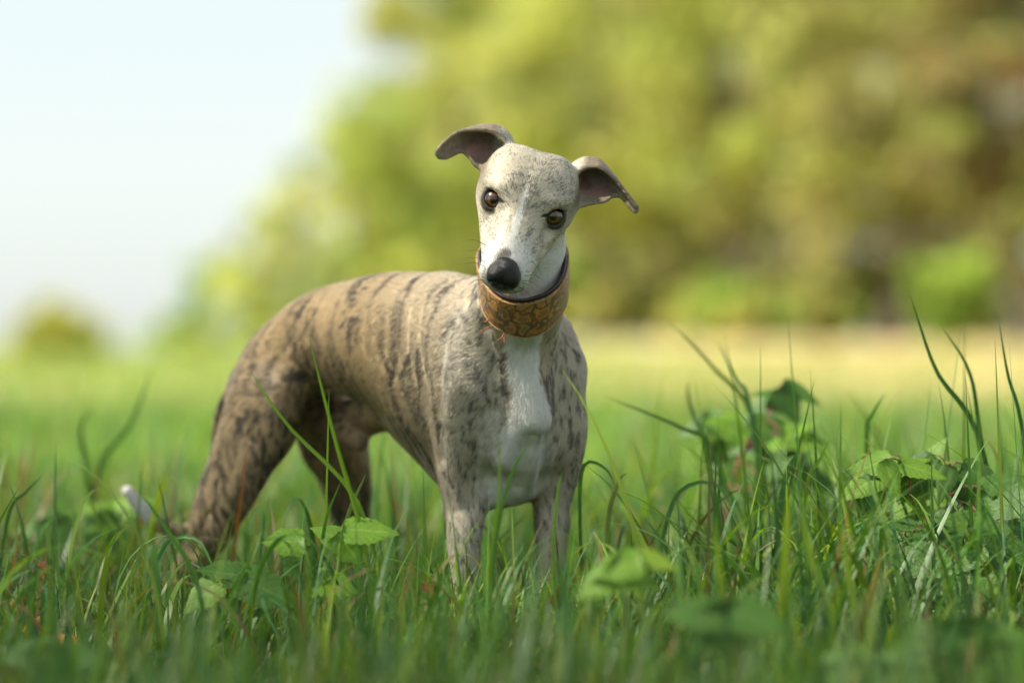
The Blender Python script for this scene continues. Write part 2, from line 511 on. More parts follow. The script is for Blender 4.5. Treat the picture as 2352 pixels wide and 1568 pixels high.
class Chain:
    """a limb or trunk: elliptical sections along a curve"""
    def __init__(self, rows, lat, n, world=False, lat2=None, kk=0.004):
        rows = np.asarray(rows, dtype=float)
        if not world:
            rows = np.array([np.concatenate([P(*r[:3]), r[3:5]]) for r in rows])
        s = catmull(rows, n)
        self.c, self.a, self.b = s[:, :3], np.maximum(s[:, 3], 0.003), np.maximum(s[:, 4], 0.003)
        self.segs = []
        for i in range(n - 1):
            f = i / max(n - 2, 1)
            lt = np.asarray(lat) if lat2 is None else np.asarray(lat) * (1 - f) + np.asarray(lat2) * f
            ab = self.c[i + 1] - self.c[i]
            L = np.linalg.norm(ab)
            T = ab / L
            U = lt - T * np.dot(lt, T)
            U /= np.linalg.norm(U)
            B = np.cross(T, U)
            R = max(self.a[i], self.b[i], self.a[i + 1], self.b[i + 1])
            self.segs.append((self.c[i].astype(f32), np.array([T, U, B]).T.astype(f32), float(L), float(self.a[i]), float(self.a[i + 1]),
                              float(self.b[i]), float(self.b[i + 1]), tuple((self.c[i] + self.c[i + 1]) / 2), float(L / 2 + R)))
        self.kk = kk

    def __call__(self, p, ctr, rad):
        d = None
        for c0, TUB, L, a0, a1, b0, b1, mid, R in self.segs:
            if ctr is not None and math.dist(mid, ctr) - R - rad > 0.045:
                continue
            q = (p - c0) @ TUB                                  # along, lateral, other
            t = np.clip(q[:, 0] * f32(1 / L), 0, 1)
            w = q[:, 0] - t * f32(L)
            ia = 1 / (f32(a0) + f32(a1 - a0) * t)
            ib = 1 / (f32(b0) + f32(b1 - b0) * t)
            im = np.maximum(ia, ib)
            u, v, w = q[:, 1] * ia, q[:, 2] * ib, w * im
            k0 = np.sqrt(u * u + v * v + w * w) + f32(1e-6)
            u *= ia; v *= ib; w *= im
            k1 = np.sqrt(u * u + v * v + w * w) + f32(1e-6)
            e = k0 * (k0 - 1) / k1
            d = e if d is None else np.minimum(d, e)
        return d


class Ell:
    def __init__(self, c, r, M=None):
        self.c, self.r = np.asarray(c, float), np.asarray(r, float)
        self.M = np.eye(3) if M is None else np.asarray(M, float)      # rows = axes

    def __call__(self, p, ctr, rad):
        if ctr is not None and np.linalg.norm(self.c - ctr) - self.r.max() - rad > 0.045:
            return None
        q = (p - self.c.astype(f32)) @ self.M.T.astype(f32)
        k0 = np.sqrt(((q / self.r.astype(f32)) ** 2).sum(1)) + 1e-6
        k1 = np.sqrt(((q / (self.r ** 2).astype(f32)) ** 2).sum(1)) + 1e-6
        return k0 * (k0 - 1) / k1


class Cloud:
    """a thin sheet sampled as little spheres (the ears)"""
    def __init__(self, pts, r):
        self.p, self.r = np.asarray(pts, dtype=f32), r
        self.c = self.p.mean(0)
        self.R = np.linalg.norm(self.p - self.c, axis=1).max()

    def __call__(self, p, ctr, rad):
        if ctr is not None and np.linalg.norm(self.c - ctr) - self.R - rad > 0.03:
            return None
        near = np.linalg.norm(p - self.c, axis=1) < self.R + 0.03
        out = np.full(len(p), 0.05, dtype=f32)
        idx = np.nonzero(near)[0]
        for s in range(0, len(idx), 3000):
            k = idx[s:s + 3000]
            q = p[k]
            d2 = (q ** 2).sum(1)[:, None] - 2 * q @ self.p.T + (self.p ** 2).sum(1)[None]
            out[k] = np.sqrt(np.maximum(d2.min(1), 0)) - self.r
        return out


# ---- head frame: x = viewer's right, y = along the muzzle, z = up
PITCH, ROLL = math.radians(37.0), math.radians(16.0)
HEAD_O = P(1203, 476, 4.82)


def _roll(v):
    x, y, z = v
    return np.array([x * math.cos(ROLL) + z * math.sin(ROLL), y, -x * math.sin(ROLL) + z * math.cos(ROLL)])


HX = _roll((1, 0, 0))
HY = _roll((0, -math.cos(PITCH), -math.sin(PITCH)))
HZ = _roll((0, -math.sin(PITCH), math.cos(PITCH)))
HM = np.array([HX, HY, HZ])                    # world -> head rows


def H(x, y, z):
    return HEAD_O + x * HX + y * HY + z * HZ


def to_head(p):
    return (p - HEAD_O) @ HM.T


def hchain(rows, n, kk=0.004):                 # rows: x, y, z, half width, half height
    return Chain([list(H(*r[:3])) + list(r[3:5]) for r in rows], HX, n, world=True, kk=kk)


def hell(c, r):
    return Ell(H(*c), r, HM)


EYE_R = 0.0136
EYES = {s: H(s * 0.0378, 0.0018, 0.0004) for s in (-1, 1)}


def eye_dir(s):
    v = np.array([s * 0.20, 0.78, 0.58])
    v /= np.linalg.norm(v)
    return v[0] * HX + v[1] * HY + v[2] * HZ


ear_rows = {
    -1: [[(1124, 392, 4.858), (1140, 372, 4.885), (1162, 352, 4.897), (1177, 331, 4.89), (1174, 347, 4.872)],
         [(1097, 384, 4.860), (1107, 360, 4.888), (1130, 328, 4.905), (1163, 305, 4.895), (1160, 324, 4.868)],
         [(1078, 362, 4.864), (1081, 340, 4.886), (1100, 313, 4.902), (1132, 288, 4.892), (1130, 304, 4.862)],
         [(1062, 349, 4.872), (1061, 334, 4.882), (1070, 313, 4.890), (1094, 291, 4.884), (1093, 299, 4.860)],
         [(1048, 352, 4.872), (1041, 342, 4.873), (1042, 327, 4.873), (1050, 307, 4.870), (1053, 304, 4.859)],
         [(1026, 364, 4.866), (1018, 354, 4.864), (1016, 345, 4.863), (1019, 330, 4.864), (1022, 327, 4.859)],
         [(1010, 362, 4.862), (1006, 358, 4.861), (1003, 355, 4.860), (1004, 349, 4.860), (1006, 346, 4.858)]],
    1: [[(1318, 478, 4.858), (1320, 450, 4.885), (1317, 420, 4.897), (1312, 382, 4.89), (1316, 398, 4.872)],
        [(1352, 469, 4.860), (1352, 440, 4.890), (1350, 405, 4.905), (1338, 366, 4.895), (1340, 387, 4.866)],
        [(1388, 463, 4.864), (1387, 440, 4.890), (1386, 410, 4.902), (1371, 366, 4.892), (1370, 384, 4.861)],
        [(1406, 452, 4.872), (1408, 441, 4.883), (1406, 420, 4.890), (1391, 383, 4.884), (1388, 392, 4.859)],
        [(1428, 454, 4.872), (1428, 446, 4.874), (1426, 436, 4.876), (1414, 411, 4.872), (1410, 411, 4.860)],
        [(1446, 476, 4.866), (1447, 469, 4.866), (1447, 462, 4.866), (1443, 450, 4.866), (1440, 447, 4.860)],
        [(1459, 488, 4.862), (1462, 486, 4.862), (1464, 483, 4.862), (1464, 476, 4.862), (1461, 473, 4.858)]],
}


def ear_sheet(rows, nu=60, nv=52):
    g = np.array([[P(*c) for c in r] for r in rows])           # 7 x 5 x 3
    g = np.stack([catmull(g[:, j], nu) for j in range(g.shape[1])], 1)
    g = np.stack([catmull(g[i], nv) for i in range(nu)], 0)
    return g


EAR = {s: ear_sheet(ear_rows[s]) for s in (-1, 1)}

torso = Chain([
    (1208, 895, 4.985, .040, .058),
    (1172, 885, 5.015, .066, .098),
    (1105, 864, 5.065, .079, .120),
    (1032, 842, 5.120, .083, .124),
    (968, 803, 5.165, .083, .105),
    (902, 782, 5.215, .080, .093),
    (830, 779, 5.270, .070, .083),
    (756, 776, 5.330, .061, .070),
    (698, 800, 5.385, .060, .062),
    (643, 856, 5.430, .060, .058),
    (596, 915, 5.460, .048, .050)], LAT_F, 30, lat2=LAT_B)
neck = Chain([
    (1085, 860, 5.10, .066, .10),
    (1150, 770, 5.02, .062, .080),
    (1196, 695, 4.955, .0545, .066),
    (1206, 610, 4.915, .0525, .058),
    (1208, 520, 4.895, .0495, .050),
    (1220, 450, 4.885, .044, .044)], LAT_F, 16, lat2=LAT_H)


def paw(x, y, d, lat, s=1.0):
    """four toes in front of the pastern"""
    c = P(x, y, d)
    fw = np.array([lat[1], -lat[0], 0.0])
    out = []
    for u, f, r in ((-.0165, .004, .0095), (-.006, .014, .0105), (.006, .014, .0105), (.0165, .004, .0095)):
        q = c + (lat * u + fw * f) * s
        q[2] = max(q[2], 0.0) * 0 + .011
        out.append((Ell(q, (r * s, r * s, r * s * 1.05)), .005))
    return out


body_parts = [
    (torso, .03), (neck, .035),
    # withers / shoulder blades
    (Chain([(1018, 688, 5.11, .018, .026), (1040, 765, 5.05, .030, .048), (1075, 880, 5.00, .037, .052)], LAT_F, 9), .03),
    (Chain([(1120, 690, 5.13, .020, .03), (1235, 765, 5.07, .036, .045), (1288, 850, 5.035, .030, .046)], LAT_F, 9), .03),
    # upper arms and fore legs: dog's right (viewer's left), then left
    (Chain([(1088, 890, 4.985, .036, .046), (1068, 990, 5.015, .039, .050), (1065, 1085, 5.035, .034, .042),
            (1070, 1165, 5.035, .0255, .034), (1067, 1240, 5.02, .0215, .027), (1066, 1330, 5.01, .018, .021),
            (1068, 1390, 5.005, .0165, .019), (1070, 1445, 5.00, .0165, .018), (1072, 1480, 4.99, .019, .018)], LAT_F, 30), .022),
    (Chain([(1278, 880, 5.03, .034, .042), (1286, 975, 5.055, .034, .046), (1277, 1075, 5.07, .030, .040),
            (1267, 1155, 5.075, .0225, .032), (1265, 1225, 5.065, .0195, .026), (1266, 1320, 5.055, .0170, .020),
            (1268, 1380, 5.05, .016, .018), (1270, 1435, 5.045, .016, .017), (1272, 1470, 5.03, .019, .017)], LAT_F, 30), .022),
    # elbows and wrists
    (Ell(P(1046, 1168, 5.075), (.016, .020, .022)), .018),
    (Ell(P(1286, 1200, 5.10), (.013, .018, .020)), .018),
    # brisket keel and fore chest
    (Chain([(1222, 955, 4.965, .016, .022), (1205, 1040, 4.995, .024, .030), (1180, 1108, 5.045, .030, .028),
            (1120, 1088, 5.07, .040, .042), (1062, 1060, 5.12, .042, .044), (1004, 1006, 5.165, .036, .044),
            (925, 935, 5.215, .034, .04)], LAT_F, 18), .03),
    (Chain([(1180, 780, 4.995, .030, .03), (1205, 870, 4.962, .024, .026), (1228, 968, 4.948, .014, .018)], LAT_F, 9), .028),
    (Ell(P(1158, 985, 4.985), (.030, .026, .05)), .026),
    (Ell(P(1270, 985, 5.025), (.026, .026, .045)), .026),
    # hind quarters, dog's right (near)
    (Chain([(640, 838, 5.375, .036, .052), (614, 908, 5.355, .045, .070), (586, 985, 5.345, .043, .062),
            (544, 1080, 5.345, .036, .053), (500, 1170, 5.360, .027, .046), (470, 1240, 5.385, .020, .035),
            (446, 1290, 5.410, .0165, .025)], LAT_B, 26), .035),
    (Chain([(444, 1280, 5.415, .0165, .021), (402, 1338, 5.435, .014, .0165), (368, 1395, 5.45, .0135, .0155), (345, 1432, 5.445, .015, .015),
            (350, 1445, 5.42, .018, .014)], LAT_B, 12), .012),
    (Ell(P(625, 980, 5.325), (.024, .026, .036)), .03),       # stifle
    # hind quarters, left (far)
    (Chain([(700, 880, 5.51, .036, .050), (742, 950, 5.52, .040, .062), (768, 1030, 5.52, .036, .066),
            (790, 1100, 5.535, .028, .056), (801, 1180, 5.555, .021, .043), (800, 1250, 5.575, .017, .028)], LAT_B, 20), .03),
    (Chain([(797, 1245, 5.58, .0165, .020), (795, 1310, 5.585, .014, .0165), (798, 1370, 5.58, .014, .0155),
            (804, 1405, 5.56, .018, .014)], LAT_B, 10), .012),
    # hollow of the groin under the near flank, then belly and sheath
    (Ell(P(782, 955, 5.295), (.046, .042, .038)), -.014),
    (Chain([(915, 940, 5.275, .028, .026), (855, 950, 5.325, .030, .028), (795, 968, 5.385, .030, .030), (735, 962, 5.43, .030, .034)], LAT_B, 9), .010),
    (Chain([(785, 985, 5.345, .016, .018), (828, 1014, 5.325, .0125, .0135)], LAT_B, 4), .012),
    (Ell(P(768, 918, 5.45), (.055, .045, .042)), .015),
    # tail
    (Chain([(562, 866, 5.475, .019, .019), (515, 960, 5.53, .015, .015), (500, 1080, 5.555, .012, .012),
            (472, 1180, 5.54, .0105, .0105), (420, 1219, 5.52, .0092, .0092), (362, 1201, 5.51, .0098, .0098),
            (322, 1163, 5.505, .0098, .0098), (292, 1125, 5.50, .0065, .0065)], LAT_B, 34), .012),
] + paw(1072, 1490, 4.99, LAT_F) + paw(1272, 1480, 5.03, LAT_F) + paw(350, 1455, 5.42, LAT_B, .95) + paw(804, 1415, 5.56, LAT_B, .95)
head_base = [
    (hell((0, -.036, .003), (.0535, .061, .043)), .001),
    (hchain([(0, -.012, -.014, .045, .034), (0, .022, -.017, .0385, .029), (0, .054, -.023, .0325, .027),
             (0, .084, -.029, .0290, .0245), (0, .105, -.033, .0270, .0215)], 14), .018),
    (hchain([(0, .018, -.050, .024, .018), (0, .060, -.0545, .0195, .014), (0, .092, -.0555, .0165, .0120)], 9), .005),
]
for s in (-1, 1):
    head_base += [
        (hell((s * .030, -.047, .004), (.030, .048, .038)), .02),
        (hchain([(s * .045, -.055, -.018, .016, .018), (s * .0465, -.020, -.015, .014, .014), (s * .037, .014, -.020, .010, .011)], 8), .014),
        (hell((s * .034, -.050, -.030), (.022, .036, .030)), .016),
        (hchain([(s * .018, .006, .014, .009, .008), (s * .032, .000, .0185, .010, .008), (s * .046, -.016, .014, .009, .009)], 7), .012),
        (hchain([(s * .036, -.012, -.033, .015, .020), (s * .0275, .030, -.036, .015, .017), (s * .019, .074, -.040, .012, .015),
                 (s * .0165, .098, -.040, .0125, .014)], 9), .012),                 # cheeks and flews
        (hchain([(s * .022, .045, -.012, .006, .006), (s * .015, .097, -.021, .007, .007)], 5), .010),   # bridge edges
    ]


def head_sdf(p, ctr, rad):
    d = None
    for e, k in head_base:
        v = e(p, ctr, rad)
        if v is None: continue
        d = v if d is None else smin(d, v, k)
    if d is None: return None
    for s in (-1, 1):                                           # hollow below the eyes, then lids
        v = hell((s * .0385, .034, -.008), (.009, .018, .009))(p, ctr, rad)
        if v is not None: d = smax(d, -v, .012)
        v = Ell(EYES[s] - eye_dir(s) * .0010, (EYE_R + .0026,) * 3)(p, ctr, rad)
        if v is not None: d = smin(d, v, .005)
        D_ = eye_dir(s)
        X_ = HX - D_ * np.dot(HX, D_); X_ /= np.linalg.norm(X_)
        X_ = X_ + 0.22 * s * np.cross(D_, X_); X_ /= np.linalg.norm(X_)
        Y_ = np.cross(D_, X_)
        v = Ell(EYES[s] + D_ * .0105, (.0130, .0114, .0120), np.array([X_, Y_, D_]))(p, ctr, rad)
        if v is not None: d = smax(d, -v, .0015)
    return d


def dog_sdf(p, ctr=None, rad=0.0):
    p = np.asarray(p, dtype=f32)
    d = np.full(len(p), 0.12, dtype=f32)
    for e, k in body_parts:
        v = e(p, ctr, rad)
        if v is not None: d = smin(d, v, k) if k > 0 else smax(d, -v, -k)
    v = head_sdf(p, ctr, rad)
    if v is not None: d = smin(d, v, .012)
    for s in (-1, 1):
        v = EARC[s](p, ctr, rad)
        if v is not None: d = smin(d, v, .009)
    return d


EARC = {s: Cloud(EAR[s].reshape(-1, 3), .0027) for s in (-1, 1)}


def surface_nets(sdf, lo, hi, h, nb=16):
    """dense grid, evaluated only in blocks near the surface; returns verts, quads"""
    lo = np.asarray(lo, float)
    dims = np.ceil((np.asarray(hi) - lo) / h / nb).astype(int)
    V = np.full(tuple(dims * nb), 0.05, dtype=f32)
    bx, by, bz = np.meshgrid(*[np.arange(k) for k in dims], indexing='ij')
    B = np.stack([bx.ravel(), by.ravel(), bz.ravel()], 1)
    ctr = lo + (B * nb + nb / 2) * h
    dc = sdf(ctr.astype(f32))
    rad = nb * h * 0.866
    g = np.stack(np.meshgrid(*[np.arange(nb)] * 3, indexing='ij'), -1).reshape(-1, 3)
    for b, c, dd in zip(B, ctr, dc):
        sl = tuple(slice(k * nb, k * nb + nb) for k in b)
        if dd < -(rad * 1.5 + .01):
            V[sl] = -0.05
            continue
        if dd > rad * 1.5 + .012: continue
        V[sl] = sdf((lo + (b * nb + g) * h).astype(f32), c, rad).reshape(nb, nb, nb)
    S = V < 0
    c8 = [S[i:i - 1 or None, j:j - 1 or None, k:k - 1 or None] for i in (0, 1) for j in (0, 1) for k in (0, 1)]
    cnt = sum(c.astype(np.int8) for c in c8)
    act = (cnt > 0) & (cnt < 8)
    ids = np.full(act.shape, -1, dtype=np.int64)
    cells = np.argwhere(act)
    ids[act] = np.arange(len(cells))
    acc = np.zeros((len(cells), 3)); n = np.zeros(len(cells))
    corner = lambda o: V[cells[:, 0] + o[0], cells[:, 1] + o[1], cells[:, 2] + o[2]]
    for ax in range(3):
        for u in (0, 1):
            for w in (0, 1):
                o0 = [0, 0, 0]
                oth = [k for k in range(3) if k != ax]
                o0[oth[0]], o0[oth[1]] = u, w
                o1 = list(o0); o1[ax] = 1
                a, b = corner(o0), corner(o1)
                m = (a < 0) != (b < 0)
                t = np.where(m, a / np.where(m, a - b, 1), 0)
                q = np.tile(np.array(o0, float), (len(cells), 1))
                q[:, ax] += t
                acc[m] += q[m]; n[m] += 1
    verts = lo + (cells + acc / n[:, None]) * h
    quads = []
    for ax in range(3):
        u, w = [k for k in range(3) if k != ax]
        a = np.take(S, range(S.shape[ax] - 1), ax); b = np.take(S, range(1, S.shape[ax]), ax)
        e = np.argwhere(a != b)
        e = e[(e[:, u] > 0) & (e[:, w] > 0) & (e[:, u] < act.shape[u]) & (e[:, w] < act.shape[w]) & (e[:, ax] < act.shape[ax])]
        inside = S[e[:, 0], e[:, 1], e[:, 2]]
        def cid(du, dw):
            k = e.copy(); k[:, u] -= du; k[:, w] -= dw
            return ids[k[:, 0], k[:, 1], k[:, 2]]
        q = np.stack([cid(1, 1), cid(0, 1), cid(0, 0), cid(1, 0)], 1)
        flip = inside if ax != 1 else ~inside
        q[~flip] = q[~flip][:, ::-1]
        quads.append(q)
    quads = np.concatenate(quads)
    quads = quads[(quads >= 0).all(1)]
    return verts, quads


def grad(sdf, p, e=0.0012):
    """per-chunk gradient; points sorted in space so that culling works"""
    g = np.zeros((len(p), 3)); val = np.zeros(len(p))
    key = np.floor(p / 0.05).astype(int)
    key = key[:, 0] * 1000000 + key[:, 1] * 1000 + key[:, 2]
    order = np.argsort(key, kind='stable')
    cuts = np.nonzero(np.diff(key[order]))[0] + 1
    for idx in np.split(order, cuts):
        q = p[idx]; c = q.mean(0); r = np.linalg.norm(q - c, axis=1).max() + e
        pts = np.concatenate([q] + [q + np.eye(3)[k] * s * e for k in range(3) for s in (1, -1)])
        v = sdf(pts, c, r).reshape(7, -1)
        val[idx] = v[0]
        g[idx] = np.stack([v[1] - v[2], v[3] - v[4], v[5] - v[6]], 1) / (2 * e)
    return val, g


dog_lo, dog_hi = (-0.60, 4.60, -0.02), (0.24, 5.75, 0.76)
DV, DF = surface_nets(dog_sdf, dog_lo, dog_hi, DOG_H)
val, G = grad(dog_sdf, DV)
gl = np.linalg.norm(G, axis=1, keepdims=True) + 1e-6
DV = DV - G / gl ** 2 * np.clip(val, -.002, .002)[:, None] * 0.8


def lap(v, quads, weight, it):
    e = np.concatenate([quads[:, [0, 1]], quads[:, [1, 2]], quads[:, [2, 3]], quads[:, [3, 0]]])
    e = np.concatenate([e, e[:, ::-1]])
    n = np.bincount(e[:, 0], minlength=len(v)).astype(float)
    for k in range(it):
        m = np.stack([np.bincount(e[:, 0], weights=v[e[:, 1], c], minlength=len(v)) for c in range(3)], 1) / n[:, None]
        v = v + (m - v) * (0.5 * weight)[:, None]
    return v


hd = to_head(DV)
face = sstep(.155, .125, np.linalg.norm(hd - np.array([0, .02, .01]), axis=1)) * sstep(-.085, -.065, hd[:, 2])
ear_zone = sstep(.055, .045, np.abs(hd[:, 0])) * 0 + sstep(.050, .058, np.abs(hd[:, 0])) * sstep(-.03, -.01, hd[:, 2]) * (DV[:, 2] > .55)
wsm = (1 - np.maximum(face, ear_zone)) * (0.25 + 0.75 * sstep(.16, .24, DV[:, 2])) * (0.2 + 0.8 * sstep(-.45, -.41, DV[:, 0]))
DV = lap(DV, DF, wsm, 16)
DV = lap(DV, DF, np.maximum(face, ear_zone) * 0.6, 2)


def vert_normals(v, q):
    fn = np.cross(v[q[:, 2]] - v[q[:, 0]], v[q[:, 3]] - v[q[:, 1]])
    n = np.zeros_like(v)
    for k in range(4):
        for c in range(3):
            n[:, c] += np.bincount(q[:, k], weights=fn[:, c], minlength=len(v))
    return n / (np.linalg.norm(n, axis=1, keepdims=True) + 1e-12)


DN = vert_normals(DV, DF)
if (DN * G).sum() < 0:
    DF = DF[:, ::-1].copy(); DN = -DN


# thin the ears to real ear-leather
for s_ in (-1, 1):
    sp_ = EAR[s_].reshape(-1, 3)
    k = np.nonzero(np.linalg.norm(DV - sp_.mean(0), axis=1) < .075)[0]
    for c0 in range(0, len(k), 2000):
        kk = k[c0:c0 + 2000]
        d2 = ((DV[kk][:, None, :] - sp_[None]) ** 2).sum(2)
        j = d2.argmin(1)
        dm = np.sqrt(d2[np.arange(len(kk)), j])
        hx = np.abs(to_head(DV[kk])[:, 0])
        w_ = .30 * sstep(.0052, .0034, dm) * sstep(.056, .070, hx)
        DV[kk] += (sp_[j] - DV[kk]) * w_[:, None]
DN = vert_normals(DV, DF)
if (DN * G).sum() < 0: DN = -DN

# ---- muscle and skin relief: shallow furrows and ridges pressed into the surface along lines
def to_px(p):
    d = p[:, 1]
    return np.stack([1176 + p[:, 0] / d * FPX, 784 - (p[:, 2] - CAM_H) / d * FPX], 1)


_px = to_px(DV)


def surf(x, y):
    """nearest coat point to the photographer on the line through a photo pixel"""
    d2 = ((_px - np.array([x, y])) ** 2).sum(1)
    k = np.nonzero(d2 < 49)[0]
    if len(k) == 0: k = np.array([d2.argmin()])
    return DV[k[DV[k, 1].argmin()]]


def line_dist(p, c):
    best = np.full(len(p), 9.0)
    for i in range(len(c) - 1):
        ab = c[i + 1] - c[i]
        t = np.clip(((p - c[i]) @ ab) / max(ab @ ab, 1e-9), 0, 1)
        best = np.minimum(best, np.linalg.norm(p - c[i] - t[:, None] * ab, axis=1))
    return best


relief = [([(1066, 690), (1022, 773), (1006, 889), (1000, 958), (1006, 1050)], .015, -.0060), ([(1080, 720), (1045, 800), (1030, 890), (1028, 960)], .020, .0035),
          ([(1112, 760), (1135, 840), (1152, 915)], .013, -.0060), ([(1258, 780), (1264, 850), (1268, 900)], .012, -.0035),
          ([(1222, 1012), (1205, 1060), (1190, 1125)], .013, -.0055), ([(1180, 1010), (1160, 1060)], .018, .003),
          ([(1140, 950), (1132, 1020), (1122, 1100)], .012, -.0045), ([(1262, 1000), (1252, 1070), (1242, 1120)], .010, -.0040),
          ([(1100, 1000), (1092, 1080), (1086, 1160)], .010, -.0028), ([(1040, 1010), (1045, 1090), (1052, 1150)], .010, .0022),
          ([(655, 770), (622, 850), (598, 930), (575, 1000)], .016, -.0045), ([(560, 900), (540, 1000), (515, 1100)], .014, -.0030),
          ([(690, 800), (668, 880), (650, 950)], .022, .0030), ([(470, 1180), (452, 1230), (440, 1270)], .008, -.0035),
          ([(975, 630), (1000, 640)], .020, .003), ([(1290, 780), (1312, 850)], .012, .002),
          ([(1152, 484), (1142, 520), (1130, 560)], .008, -.0022), ([(1248, 514), (1236, 545), (1226, 580)], .008, -.0022),
          ([(1214, 395), (1205, 440)], .008, -.0018), ([(1290, 548), (1256, 575), (1240, 602)], .006, -.0022),
          ([(1118, 540), (1114, 580), (1112, 610)], .007, .0015), ([(1150, 425), (1172, 418)], .010, .0014), ([(1262, 462), (1286, 468)], .009, .0014),
          ([(1142, 600), (1128, 615), (1120, 640)], .005, -.0012)]
for k in range(6):                                               # a hint of ribs
    x0 = 968 - k * 26
    relief.append(([(x0, 700 + k * 4), (x0 - 6, 800), (x0 + 14, 900 - k * 14)], .0070, -.0011))
for pl, r_, a_ in relief:
    dl = line_dist(DV, np.array([surf(*q) for q in pl]))
    DV = DV + DN * (a_ * np.exp(-(dl / r_) ** 2))[:, None]
DN = vert_normals(DV, DF)
if (DN * G).sum() < 0: DN = -DN
# ------------------------------------------------------------------ coat: where the coat is white, cream, tan, dark
_px = to_px(DV)


def stroke(p, pts):
    """signed 'inside-ness' of a painted stroke: 1 on its spine, 0 at its rim. pts: (px, py, radius m)"""
    c = np.array([surf(x, y) for x, y, r in pts]); r = np.array([q[2] for q in pts], float)
    best = np.full(len(p), -9.0)
    if len(c) == 1:
        return 1 - np.linalg.norm(p - c[0], axis=1) / r[0]
    for i in range(len(c) - 1):
        ab = c[i + 1] - c[i]
        t = np.clip(((p - c[i]) @ ab) / max(ab @ ab, 1e-9), 0, 1)
        d = np.linalg.norm(p - c[i] - t[:, None] * ab, axis=1)
        best = np.maximum(best, 1 - d / (r[i] + (r[i + 1] - r[i]) * t))
    return best


NOSE_C = (0, .1155, -.0255)
COLLAR_T, COLLAR_B = P(1201, 597, 4.897), P(1203, 674, 4.943)
COLLAR_AX = (COLLAR_T - COLLAR_B) / np.linalg.norm(COLLAR_T - COLLAR_B)
C_TAN = np.array([.50, .35, .185]); C_DARK = np.array([.040, .036, .037]); C_CREAM = np.array([.68, .60, .46])
C_WHITE = np.array([.85, .82, .76]); C_GREY = np.array([.30, .28, .25])


